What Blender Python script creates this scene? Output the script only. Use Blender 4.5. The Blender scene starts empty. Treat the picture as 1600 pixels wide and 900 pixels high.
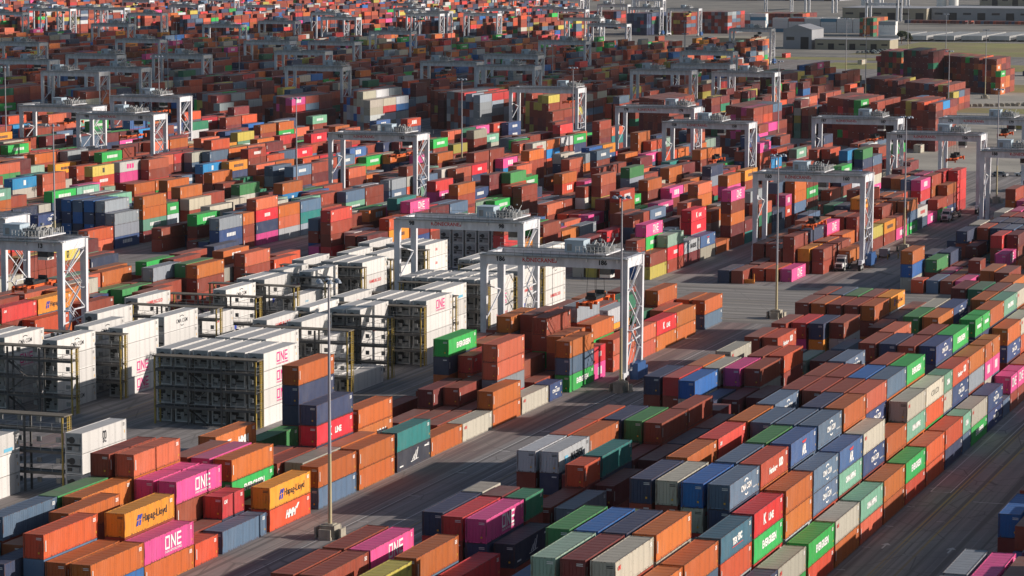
import bpy, bmesh, math, random
from mathutils import Vector, Matrix
from mathutils.bvhtree import BVHTree

scene = bpy.context.scene
COL = scene.collection
R = math.radians

# ------------------------------------------------------------------ camera
CAM_H = 70.24
YAW, PITCH, ROLL, FPX = -0.338527244, 0.120131341, 0.00212839951, 4512.48
_cy, _sy = math.cos(YAW), math.sin(YAW)
_fw = Vector((_sy, _cy, 0)); _rt = Vector((_cy, -_sy, 0)); _up = Vector((0, 0, 1))
CF = _fw * math.cos(PITCH) - _up * math.sin(PITCH)
_U = _up * math.cos(PITCH) + _fw * math.sin(PITCH)
CR = _rt * math.cos(ROLL) + _U * math.sin(ROLL)
CU = _U * math.cos(ROLL) - _rt * math.sin(ROLL)
cam = bpy.data.cameras.new('camera')
cam.sensor_fit = 'HORIZONTAL'; cam.sensor_width = 36.0
cam.lens = FPX / 1600 * 36.0
cam.clip_start = 1.0; cam.clip_end = 40000
co = bpy.data.objects.new('camera', cam); COL.objects.link(co)
m = Matrix.Identity(4)
for i in range(3):
    m[i][0] = CR[i]; m[i][1] = CU[i]; m[i][2] = -CF[i]
m[2][3] = CAM_H
co.matrix_world = m
scene.camera = co

def project(x, y, z):
    """world point to photograph pixels (used only to cull what is out of frame)"""
    d = Vector((x, y, z - CAM_H)); w = d.dot(CF)
    if w <= 1: return (-9999, -9999)
    return (800 + FPX * d.dot(CR) / w, 450 - FPX * d.dot(CU) / w)

# ------------------------------------------------------------------ light
SUN_EL, SUN_AZ = R(19.0), R(72.0)          # azimuth clockwise from +Y
world = bpy.data.worlds.new('World'); scene.world = world
world.use_nodes = True
wn = world.node_tree.nodes; wl = world.node_tree.links
sky = wn.new('ShaderNodeTexSky'); sky.sky_type = 'NISHITA'
sky.sun_disc = False; sky.sun_elevation = SUN_EL; sky.sun_rotation = SUN_AZ
sky.air_density = 1.0; sky.dust_density = 0.8; sky.ozone_density = 1.0
wl.new(sky.outputs[0], wn['Background'].inputs[0])
wn['Background'].inputs[1].default_value = 0.080
sl = bpy.data.lights.new('sun', 'SUN'); sl.energy = 4.9; sl.angle = R(0.5)
sl.color = (1.0, 0.895, 0.80)
so = bpy.data.objects.new('sun', sl); COL.objects.link(so)
sdir = Vector((math.sin(SUN_AZ) * math.cos(SUN_EL), math.cos(SUN_AZ) * math.cos(SUN_EL), math.sin(SUN_EL)))
so.rotation_euler = sdir.to_track_quat('Z', 'Y').to_euler()
so.location = (0, 0, 200)
scene.view_settings.view_transform = 'Standard'
scene.view_settings.look = 'None'
scene.view_settings.exposure = 0.10
scene.view_settings.gamma = 1.0
scene.view_settings.use_curve_mapping = False
scene.cycles.max_bounces = 4
scene.cycles.diffuse_bounces = 2
scene.cycles.glossy_bounces = 2

# ------------------------------------------------------------------ object helpers
def tag(o, label=None, cat=None, group=None, kind=None):
    if label: o['label'] = label
    if cat: o['category'] = cat
    if group: o['group'] = group
    if kind: o['kind'] = kind
    return o

def empty(name, loc=(0, 0, 0), rz=0.0):
    o = bpy.data.objects.new(name, None); COL.objects.link(o)
    o.location = loc; o.rotation_euler = (0, 0, rz); o.empty_display_size = 0.5
    return o

def link(name, me, parent=None, loc=None):
    o = bpy.data.objects.new(name, me); COL.objects.link(o)
    if parent: o.parent = parent
    if loc is not None: o.location = loc
    return o

def copy_tree(o, parent=None):
    c = o.copy(); COL.objects.link(c)
    if parent is not None:
        c.parent = parent
    for ch in KIDS.get(o.name, []):
        k = copy_tree(ch, c)
    return c
KIDS = {}
def kids_of(root):
    """register the children of a prototype so that it can be copied quickly"""
    for ch in root.children:
        KIDS.setdefault(root.name, []).append(ch)
        kids_of(ch)

class MB:
    """collects boxes, bars and tubes and builds one mesh"""
    def __init__(s): s.v = []; s.f = []; s.m = []; s.c = []
    def quad(s, a, b, c, d, mi=0, col=None):
        n = len(s.v); s.v += [a, b, c, d]; s.f.append((n, n+1, n+2, n+3)); s.m.append(mi); s.c.append(col)
    def box(s, x0, x1, y0, y1, z0, z1, mi=0, col=None, bottom=True):
        n = len(s.v)
        s.v += [(x0,y0,z0),(x1,y0,z0),(x1,y1,z0),(x0,y1,z0),(x0,y0,z1),(x1,y0,z1),(x1,y1,z1),(x0,y1,z1)]
        fs = [(4,5,6,7),(0,1,5,4),(1,2,6,5),(2,3,7,6),(3,0,4,7)]
        if bottom: fs.append((3,2,1,0))
        for f in fs:
            s.f.append(tuple(n+i for i in f)); s.m.append(mi); s.c.append(col)
    def bar(s, a, b, w=0.1, h=None, mi=0, col=None):
        h = h or w
        a = Vector(a); b = Vector(b); d = (b-a).normalized()
        u = Vector((0,0,1)) if abs(d.z) < 0.95 else Vector((1,0,0))
        p = d.cross(u).normalized(); q = p.cross(d).normalized()
        n = len(s.v)
        for e in (a, b):
            for (i, j) in ((-1,-1),(1,-1),(1,1),(-1,1)):
                s.v.append(tuple(e + p*(w/2*i) + q*(h/2*j)))
        for f in ((0,1,2,3),(7,6,5,4),(0,4,5,1),(1,5,6,2),(2,6,7,3),(3,7,4,0)):
            s.f.append(tuple(n+i for i in f)); s.m.append(mi); s.c.append(col)
    def tube(s, a, b, r0, r1=None, n=10, mi=0, caps=True, col=None):
        r1 = r0 if r1 is None else r1
        a = Vector(a); b = Vector(b); d = (b-a).normalized()
        u = Vector((0,0,1)) if abs(d.z) < 0.95 else Vector((1,0,0))
        p = d.cross(u).normalized(); q = p.cross(d).normalized()
        k = len(s.v)
        for e, r in ((a, r0), (b, r1)):
            for i in range(n):
                t = 2*math.pi*i/n
                s.v.append(tuple(e + p*(r*math.cos(t)) + q*(r*math.sin(t))))
        for i in range(n):
            j = (i+1) % n
            s.f.append((k+i, k+n+i, k+n+j, k+j)); s.m.append(mi); s.c.append(col)
        if caps:
            s.f.append(tuple(k+i for i in range(n))); s.m.append(mi); s.c.append(col)
            s.f.append(tuple(k+n+i for i in reversed(range(n)))); s.m.append(mi); s.c.append(col)
    def mesh(s, name, mats, colattr=False):
        me = bpy.data.meshes.new(name)
        me.from_pydata(s.v, [], s.f)
        for mt in (mats if isinstance(mats, (list, tuple)) else [mats]): me.materials.append(mt)
        if any(s.m): me.polygons.foreach_set('material_index', s.m)
        if colattr:
            at = me.attributes.new('Col', 'FLOAT_COLOR', 'FACE')
            buf = []
            for c in s.c: buf += [c[0], c[1], c[2], 1.0]
            at.data.foreach_set('color', buf)
        me.update()
        return me
    def build(s, name, mats, parent=None, colattr=False, loc=None):
        return link(name, s.mesh(name, mats, colattr), parent, loc)

# ------------------------------------------------------------------ materials
def nodemat(name, rough=0.7, metallic=0.0):
    mt = bpy.data.materials.new(name); mt.use_nodes = True
    nt = mt.node_tree; bs = nt.nodes['Principled BSDF']
    bs.inputs['Roughness'].default_value = rough
    bs.inputs['Metallic'].default_value = metallic
    return mt, nt, bs

def mix(nt, a, b, fac, mode='MIX'):
    n = nt.nodes.new('ShaderNodeMix'); n.data_type = 'RGBA'; n.blend_type = mode
    for sock, val in ((n.inputs[0], fac), (n.inputs[6], a), (n.inputs[7], b)):
        if hasattr(val, 'links'): nt.links.new(val, sock)
        elif isinstance(val, (int, float)): sock.default_value = val
        else: sock.default_value = (val[0], val[1], val[2], 1)
    return n.outputs[2]

def noise(nt, scale, detail=3.0, mapping=None, coord='Object', rough=0.55):
    tc = nt.nodes.new('ShaderNodeTexCoord'); n = nt.nodes.new('ShaderNodeTexNoise')
    n.inputs['Scale'].default_value = scale; n.inputs['Detail'].default_value = detail
    n.inputs['Roughness'].default_value = rough
    src = tc.outputs[coord]
    if mapping:
        mp = nt.nodes.new('ShaderNodeMapping'); mp.inputs['Scale'].default_value = mapping
        nt.links.new(src, mp.inputs[0]); src = mp.outputs[0]
    nt.links.new(src, n.inputs['Vector'])
    return n.outputs['Fac']

def ramp(nt, src, p0, p1, c0=(0,0,0,1), c1=(1,1,1,1)):
    r = nt.nodes.new('ShaderNodeValToRGB')
    r.color_ramp.elements[0].position = p0; r.color_ramp.elements[1].position = p1
    r.color_ramp.elements[0].color = c0; r.color_ramp.elements[1].color = c1
    nt.links.new(src, r.inputs[0]); return r.outputs[0]

def math_node(nt, op, a, b=0.5):
    n = nt.nodes.new('ShaderNodeMath'); n.operation = op
    for sock, val in ((n.inputs[0], a), (n.inputs[1], b)):
        if hasattr(val, 'links'): nt.links.new(val, sock)
        else: sock.default_value = val
    return n.outputs[0]

def container_paint(name, rgb=None, dust=(0.22, 0.16, 0.13), amount=0.34, rough=0.62, wear=True, rust=0.55, rust_threshold=0.60):
    """weathered container paint: sun-bleached patches, vertical rust streaks, dusty roof sheet"""
    mt, nt, bs = nodemat(name, rough)
    if rgb is None:
        at = nt.nodes.new('ShaderNodeAttribute'); at.attribute_name = 'Col'
        base = at.outputs['Color']
    else:
        base = None
        rg = nt.nodes.new('ShaderNodeRGB'); rg.outputs[0].default_value = (*rgb, 1); base = rg.outputs[0]
        oi = nt.nodes.new('ShaderNodeObjectInfo')
        hs = nt.nodes.new('ShaderNodeHueSaturation')
        mr = nt.nodes.new('ShaderNodeMapRange')
        mr.inputs[3].default_value = 0.80; mr.inputs[4].default_value = 1.12
        nt.links.new(oi.outputs['Random'], mr.inputs[0])
        nt.links.new(base, hs.inputs['Color']); nt.links.new(mr.outputs[0], hs.inputs['Value'])
        m2 = nt.nodes.new('ShaderNodeMapRange')
        m2.inputs[3].default_value = 0.495; m2.inputs[4].default_value = 0.508
        nt.links.new(math_node(nt, 'FRACT', math_node(nt, 'MULTIPLY', oi.outputs['Random'], 7.31)), m2.inputs[0])
        nt.links.new(m2.outputs[0], hs.inputs['Hue'])
        base = hs.outputs[0]
    n1 = noise(nt, 0.45, 4, coord='Object')
    base = mix(nt, base, (0.55, 0.50, 0.46), math_node(nt, 'MULTIPLY', ramp(nt, n1, 0.45, 0.8), 0.08))
    if wear:
        n2 = noise(nt, 2.6, 3, (1.0, 1.0, 0.16))
        base = mix(nt, base, (0.085, 0.035, 0.02), math_node(nt, 'MULTIPLY', ramp(nt, n2, rust_threshold, rust_threshold+0.14), rust))
        n4 = noise(nt, 1.0, 1, (0.0, 0.85, 0.0))
        pn = nt.nodes.new('ShaderNodeMath'); pn.operation = 'SNAP'; pn.inputs[1].default_value = 0.09
        nt.links.new(n4, pn.inputs[0])
        base = mix(nt, base, (0.03, 0.022, 0.02), math_node(nt, 'MULTIPLY', ramp(nt, pn.outputs[0], 0.42, 0.66), 0.22))
        n5 = noise(nt, 7.0, 2)
        base = mix(nt, base, (0.10, 0.04, 0.02), math_node(nt, 'MULTIPLY', ramp(nt, n5, 0.68, 0.74), 0.7))
    ge = nt.nodes.new('ShaderNodeNewGeometry'); sp = nt.nodes.new('ShaderNodeSeparateXYZ')
    nt.links.new(ge.outputs['Normal'], sp.inputs[0])
    up = math_node(nt, 'GREATER_THAN', sp.outputs[2], 0.7)
    n3 = noise(nt, 0.9, 5)
    dm = math_node(nt, 'MULTIPLY', up, math_node(nt, 'ADD', math_node(nt, 'MULTIPLY', ramp(nt, n3, 0.3, 0.75), 0.35), amount))
    base = mix(nt, base, dust, dm)
    nt.links.new(base, bs.inputs['Base Color'])
    return mt

def plain(name, rgb, rough=0.6, metallic=0.0, var=0.25, scale=1.5):
    mt, nt, bs = nodemat(name, rough, metallic)
    n = noise(nt, scale, 6, (1, 1, 0.35))
    dk = tuple(c * (1 - var) for c in rgb)
    nt.links.new(mix(nt, rgb, dk, ramp(nt, n, 0.35, 0.7)), bs.inputs['Base Color'])
    return mt

PAL = {
 'o': (0.52, 0.120, 0.014), 'r': (0.29, 0.042, 0.018), 'q': (0.60, 0.075, 0.018), 'm': (0.17, 0.018, 0.020),
 'c': (0.58, 0.115, 0.050), 'k': (0.62, 0.035, 0.035), 'K': (0.66, 0.012, 0.030), 'X': (0.70, 0.070, 0.020),
 'H': (0.82, 0.30, 0.018), 'h': (0.62, 0.155, 0.030), 'P': (0.80, 0.075, 0.30), 'p': (0.72, 0.06, 0.27),
 'n': (0.030, 0.050, 0.120), 'b': (0.010, 0.130, 0.42), 'U': (0.010, 0.22, 0.50), 's': (0.085, 0.150, 0.240),
 'S': (0.10, 0.165, 0.26), 'C': (0.022, 0.060, 0.190), 'A': (0.045, 0.12, 0.30), 'i': (0.27, 0.31, 0.35),
 'E': (0.020, 0.43, 0.075), 'G': (0.050, 0.26, 0.075), 'g': (0.015, 0.19, 0.095), 't': (0.012, 0.20, 0.19),
 'T': (0.035, 0.13, 0.19), 'M': (0.17, 0.39, 0.27), 'a': (0.28, 0.42, 0.33), 'l': (0.48, 0.45, 0.37),
 'O': (0.58, 0.54, 0.44), 'W': (0.50, 0.52, 0.54), 'w': (0.52, 0.54, 0.57), 'V': (0.66, 0.64, 0.60),
 'N': (0.72, 0.70, 0.68), 'R': (0.50, 0.050, 0.022), 'y': (0.52, 0.42, 0.075), 'Y': (0.62, 0.47, 0.09),
 'B': (0.028, 0.034, 0.060),
}
CNAME = {
 'o': 'orange brown', 'r': 'rust brown', 'q': 'orange red', 'm': 'dark maroon', 'c': 'salmon red', 'k': 'bright red',
 'K': 'red lettered', 'X': 'vermilion lettered', 'H': 'orange lettered', 'h': 'orange lettered', 'P': 'pink lettered',
 'p': 'plain pink', 'n': 'navy', 'b': 'bright blue', 'U': 'sky blue', 's': 'slate blue', 'S': 'steel blue lettered',
 'C': 'navy lettered', 'A': 'blue eagle', 'i': 'pale grey', 'E': 'green lettered', 'G': 'plain green',
 'g': 'dark green', 't': 'teal', 'T': 'petrol blue', 'M': 'mint lettered', 'a': 'mint', 'l': 'beige grey',
 'O': 'cream lettered', 'W': 'silver lettered', 'w': 'silver', 'V': 'white lettered', 'N': 'white lettered',
 'R': 'red lettered', 'y': 'khaki yellow', 'Y': 'yellow lettered', 'B': 'black ship logo'}
DUSTC = {c: tuple(0.35 * v + 0.65 * d for v, d in zip(PAL[c], (0.20, 0.15, 0.13))) for c in PAL}
M = {}
for c, rgb in PAL.items():
    M[c] = container_paint('paint_' + CNAME[c].replace(' ', '_') + '_' + c, rgb,
                           dust=tuple(0.5 * v + 0.5 * d for v, d in zip(rgb, (0.15, 0.105, 0.09))), amount=0.38)
    M['f_' + c] = container_paint('frame_paint_' + CNAME[c].replace(' ', '_') + '_' + c, rgb, dust=(0.16, 0.11, 0.08), amount=0.3, rust=0.8, rust_threshold=0.48)
M['stuff'] = container_paint('paint_distant_containers', None, amount=0.30)
M['white_text'] = plain('white_lettering', (0.78, 0.78, 0.76), 0.6, var=0.08)
M['pink_text'] = plain('magenta_lettering', (0.70, 0.03, 0.22), 0.6, var=0.05)
M['red_text'] = plain('red_lettering', (0.60, 0.03, 0.03), 0.6, var=0.05)
M['blue_text'] = plain('blue_lettering', (0.02, 0.05, 0.35), 0.6, var=0.05)
M['dark_text'] = plain('dark_lettering', (0.02, 0.022, 0.03), 0.6, var=0.05)
M['sky_text'] = plain('light_blue_emblem', (0.15, 0.45, 0.62), 0.6, var=0.05)
M['yellow_mark'] = plain('yellow_marks', (0.75, 0.42, 0.02), 0.6, var=0.1)
M['steel'] = plain('galvanised_steel', (0.30, 0.31, 0.32), 0.45, 0.4, 0.3)
M['dark_steel'] = plain('dark_steel', (0.035, 0.037, 0.042), 0.55, 0.2, 0.4)
M['rust_edge'] = plain('rusty_edge_steel', (0.20, 0.10, 0.055), 0.75, 0.0, 0.5)
M['reefer_white'] = container_paint('reefer_white_paint', (0.68, 0.665, 0.64), dust=(0.40, 0.38, 0.37), amount=0.40, rough=0.5, rust=0.22, rust_threshold=0.62)
M['reefer_unit'] = plain('reefer_unit_grey', (0.34, 0.36, 0.37), 0.5, 0, 0.25)
M['crane_paint'] = plain('crane_pale_grey_paint', (0.72, 0.73, 0.77), 0.5, 0, 0.30, 0.9)
M['crane_dark'] = plain('crane_walkway_grating', (0.16, 0.17, 0.19), 0.7, 0, 0.3)
M['house'] = plain('machinery_house_blue_grey', (0.42, 0.52, 0.60), 0.5, 0, 0.08)
M['spreader'] = plain('spreader_orange', (0.80, 0.13, 0.02), 0.55, 0, 0.35, 3.0)
M['genset'] = plain('genset_blue', (0.03, 0.10, 0.28), 0.5, 0, 0.2)
M['rubber'] = plain('black_rubber', (0.02, 0.02, 0.022), 0.85, 0, 0.3)
M['glass'] = plain('dark_glass', (0.02, 0.03, 0.04), 0.08, 0, 0.1)
M['yellow_post'] = plain('yellow_post_paint', (0.46, 0.32, 0.06), 0.6, 0, 0.5, 2.0)
M['rack_steel'] = plain('rack_weathered_steel', (0.12, 0.115, 0.11), 0.7, 0.1, 0.4, 1.0)
M['rack_top'] = plain('rack_dusty_decking', (0.17, 0.145, 0.115), 0.85, 0, 0.35, 1.0)
M['pole_grey'] = plain('lamp_pole_grey_paint', (0.34, 0.34, 0.38), 0.5, 0, 0.1)
M['pole'] = plain('lamp_pole_cream_paint', (0.52, 0.44, 0.26), 0.5, 0, 0.15)
M['concrete'] = plain('weathered_concrete', (0.42, 0.38, 0.30), 0.9, 0, 0.35, 1.2)
M['lamp'] = plain('lamp_housing', (0.30, 0.34, 0.40), 0.35, 0.3, 0.1)
M['white_paint'] = plain('white_vehicle_paint', (0.78, 0.78, 0.76), 0.3, 0, 0.06)
M['barrier_orange'] = plain('orange_barrier', (0.72, 0.24, 0.03), 0.6, 0, 0.2)

# ------------------------------------------------------------------ ground, lanes, markings (setting)
def ground_mat(name, c0, c1, c2, streak=(0.45, 0.012, 1), s0=0.42, s1=0.62, rough=0.9, tracks=None):
    mt, nt, bs = nodemat(name, rough)
    a = noise(nt, 0.035, 6)
    b = noise(nt, 0.6, 4)
    s = noise(nt, 1.0, 4, streak)
    col = mix(nt, c0, c1, ramp(nt, a, 0.40, 0.62))
    col = mix(nt, col, c2, math_node(nt, 'MULTIPLY', ramp(nt, s, s0, s1), 0.75))
    col = mix(nt, col, tuple(v * 0.6 for v in c0), math_node(nt, 'MULTIPLY', ramp(nt, b, 0.55, 0.75), 0.35))
    if tracks:      # polished tyre tracks along the lane
        s2 = noise(nt, 1.0, 2, tracks)
        col = mix(nt, col, tuple(v * 0.42 for v in c0), math_node(nt, 'MULTIPLY', ramp(nt, s2, 0.50, 0.60), 0.7))
        s3 = noise(nt, 2.2, 2, tracks)
        col = mix(nt, col, tuple(min(1, v * 1.7) for v in c0), math_node(nt, 'MULTIPLY', ramp(nt, s3, 0.62, 0.70), 0.45))
    t = nt.nodes.new('ShaderNodeTexVoronoi'); t.feature = 'DISTANCE_TO_EDGE'; t.inputs['Scale'].default_value = 0.12
    tc = nt.nodes.new('ShaderNodeTexCoord'); nt.links.new(tc.outputs['Object'], t.inputs['Vector'])
    col = mix(nt, tuple(v * 0.55 for v in c0), col, ramp(nt, t.outputs['Distance'], 0.002, 0.012))
    nt.links.new(col, bs.inputs['Base Color'])
    return mt

def sheet(name, x0, x1, y0, y1, z, mt, kind='structure'):
    b = MB(); b.quad((x0, y0, z), (x1, y0, z), (x1, y1, z), (x0, y1, z))
    o = b.build(name, mt); o['kind'] = kind; return o

M['yard'] = ground_mat('yard_concrete', (0.30, 0.275, 0.262), (0.23, 0.21, 0.205), (0.145, 0.13, 0.132), tracks=(0.9, 0.005, 1))
M['far_ground'] = ground_mat('far_ground', (0.30, 0.275, 0.235), (0.21, 0.195, 0.17), (0.14, 0.135, 0.125), (0.02, 0.02, 1))
M['aisle'] = ground_mat('aisle_concrete', (0.33, 0.305, 0.275), (0.27, 0.25, 0.23), (0.17, 0.155, 0.15), (0.012, 0.35, 1), tracks=(0.01, 0.8, 1))
M['asphalt'] = ground_mat('asphalt_lane', (0.215, 0.205, 0.205), (0.170, 0.162, 0.166), (0.29, 0.265, 0.25), tracks=(1.1, 0.006, 1))
M['runway'] = ground_mat('crane_runway_concrete', (0.27, 0.225, 0.205), (0.23, 0.17, 0.165), (0.12, 0.09, 0.095), tracks=(1.3, 0.008, 1))
M['paint_white'] = ground_mat('worn_white_road_paint', (0.66, 0.65, 0.63), (0.48, 0.47, 0.46), (0.25, 0.24, 0.24))
M['paint_yellow'] = ground_mat('worn_yellow_road_paint', (0.42, 0.30, 0.10), (0.32, 0.24, 0.11), (0.19, 0.16, 0.13))
M['grass'] = ground_mat('dry_grass', (0.22, 0.225, 0.06), (0.33, 0.30, 0.11), (0.24, 0.19, 0.10), (0.02, 0.02, 1))
M['sand'] = ground_mat('sandy_yard', (0.42, 0.39, 0.33), (0.33, 0.305, 0.26), (0.22, 0.205, 0.18), (0.02, 0.05, 1))

sheet('ground', -6000, 4000, -300, 14000, -0.02, M['far_ground'])
sheet('yard_pavement', -760, 60, 120, 1700, 0.0, M['yard'])
sheet('aisle', -420, 60, 513, 570, 0.004, M['aisle'])
sheet('yard_open_ground', -260, 60, 880, 1700, 0.004, M['sand'])
for i, (x0, x1) in enumerate(((-70.9, -53.8), (-133.0, -119.2))):
    sheet('road', x0, x1, 150, 512.9, 0.004, M['asphalt'])
sheet('road', -133.0, -119.2, 570.1, 880, 0.004, M['asphalt'])
sheet('road', -70.9, -53.8, 570.1, 880, 0.004, M['asphalt'])
for x in (-139.2, -204.0 + 7.0):
    sheet('road', x, x + 5.6, 150, 512.9, 0.006, M['runway'])
    sheet('road', x, x + 5.6, 570.1, 880, 0.006, M['runway'])
# painted lines of the lanes
mk = MB()
def vline(x, y0, y1, w=0.16, z=0.012, mi=0): mk.quad((x-w/2,y0,z),(x+w/2,y0,z),(x+w/2,y1,z),(x-w/2,y1,z), mi)
def hline(y, x0, x1, w=0.16, z=0.012, mi=0): mk.quad((x0,y-w/2,z),(x1,y-w/2,z),(x1,y+w/2,z),(x0,y+w/2,z), mi)
vline(-70.4, 362, 505); vline(-67.9, 362, 505); hline(362, -70.4, -67.9, 0.2)
for k in range(0, 19): hline(299.7 + 12.9*k, -71.3, -70.3, 0.22)
hline(357, -64.0, -60.2, 0.25)
vline(-55.6, 250, 505, 0.12)
vline(-67.3, 200, 512, 0.22, mi=1); vline(-66.8, 200, 512, 0.10, mi=1)
vline(-64.5, 200, 512, 0.30, mi=1)
for x in (-132.4, -127.2, -122.6): vline(x, 250, 512, 0.14)
for k in range(14): hline(285 + 17.2*k, -132.4, -130.9, 0.2)
vline(-125.0, 250, 512, 0.12, mi=1)
for y in (518, 541, 545, 566): hline(y, -200, 0, 0.15, mi=1)
for x in (-197, -193.4, -168.5, -164.2, -160.5): vline(x, 250, 512, 0.14, mi=1)
def arrow(x, y, s=1.0):
    mk.quad((x-.12,y-1.6*s,.012),(x+.12,y-1.6*s,.012),(x+.12,y+.6*s,.012),(x-.12,y+.6*s,.012),0)
    mk.quad((x-.6,y+.5*s,.012),(x,y+.5*s,.012),(x+.01,y+1.7*s,.012),(x,y+1.7*s,.012),0); mk.quad((x,y+.5*s,.012),(x+.6,y+.5*s,.012),(x+.01,y+1.7*s,.012),(x,y+1.7*s,.012),0)
for (x, y) in ((-68.9, 327), (-61.2, 327), (-61.2, 402), (-68.9, 450), (-126, 340), (-126, 452), (-130, 380)): arrow(x, y)
for k in range(12): hline(262+20.3*k, -66.0, -64.9, .18)
o = mk.build('road_markings', [M['paint_white'], M['paint_yellow']]); o['kind'] = 'structure'

# ------------------------------------------------------------------ lettering
_fonts = {}
def text_mesh(body, size, mat_, offset=0.0, shear=0.0, spacing=1.0):
    key = (body, size, mat_, offset, shear, spacing)
    if key in _fonts: return _fonts[key]
    cu = bpy.data.curves.new('txt', 'FONT'); cu.body = body; cu.size = size
    cu.offset = offset; cu.shear = shear; cu.space_character = spacing
    cu.align_x = 'CENTER'; cu.align_y = 'CENTER'; cu.resolution_u = 2
    ob = bpy.data.objects.new('txt', cu); COL.objects.link(ob)
    dg = bpy.context.evaluated_depsgraph_get()
    me = bpy.data.meshes.new_from_object(ob.evaluated_get(dg))
    bpy.data.objects.remove(ob)
    me.materials.clear(); me.materials.append(M[mat_])
    _fonts[key] = me
    return me

def glyphs(mb, body, size, y, z, x, mi, offset=0.0, shear=0.0, sx=1.0, spacing=1.0):
    """add letters to a mesh builder: they read along +Y and face +X"""
    me = text_mesh(body, size, 'white_text', offset, shear, spacing)
    n = len(mb.v)
    for v in me.vertices: mb.v.append((x, y + v.co.x * sx, z + v.co.y))
    for p in me.polygons:
        mb.f.append(tuple(n + i for i in p.vertices)); mb.m.append(mi); mb.c.append(None)

TXM = ['white_text', 'pink_text', 'red_text', 'blue_text', 'dark_text', 'sky_text', 'yellow_mark']
def arc(mb, y, z, r, a0, a1, w, mi, x, sq=0.45, n=10):
    for i in range(n):
        t0 = R(a0 + (a1-a0)*i/n); t1 = R(a0 + (a1-a0)*(i+1)/n)
        mb.quad((x, y+r*math.cos(t0), z+r*sq*math.sin(t0)), (x, y+r*math.cos(t1), z+r*sq*math.sin(t1)),
                (x, y+(r-w)*math.cos(t1), z+(r-w)*sq*math.sin(t1)), (x, y+(r-w)*math.cos(t0), z+(r-w)*sq*math.sin(t0)), mi)
def disc(mb, y, z, r, mi, x, n=16):
    k = len(mb.v)
    for i in range(n):
        t = 2*math.pi*i/n; mb.v.append((x, y+r*math.cos(t), z+r*math.sin(t)))
    mb.f.append(tuple(range(k, k+n))); mb.m.append(mi); mb.c.append(None)
def rect(mb, y0, y1, z0, z1, mi, x): mb.quad((x,y0,z0),(x,y1,z0),(x,y1,z1),(x,y0,z1), mi)

LX = 1.226
def square_one(b, y, z, h, x, mi):
    """the boxy three-letter mark: open O, N with a slanted stroke, E"""
    t = h*.16; w = h*.78; g_ = h*.20; y0 = y-(3*w+2*g_)/2
    zb, zt = z-h/2, z+h/2
    rect(b, y0, y0+t, zb, zt-h*.12, mi, x); rect(b, y0+w-t, y0+w, zb, zt, mi, x)
    rect(b, y0+t, y0+w-t, zb, zb+t, mi, x); rect(b, y0+t*.2, y0+w-t, zt-t, zt, mi, x)
    a = y0+w+g_
    rect(b, a, a+t, zb, zt, mi, x); rect(b, a+w-t, a+w, zb, zt, mi, x)
    b.quad((x, a+t*.9, zt), (x, a+t*.9, zt-t*1.9), (x, a+w-t*.9, zb), (x, a+w-t*.9, zb+t*1.9), mi)
    a += w+g_
    rect(b, a, a+t, zb, zt, mi, x)
    for zz in (zb, z-t/2, zt-t): rect(b, a+t, a+w*.92, zz, zz+t, mi, x)
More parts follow.
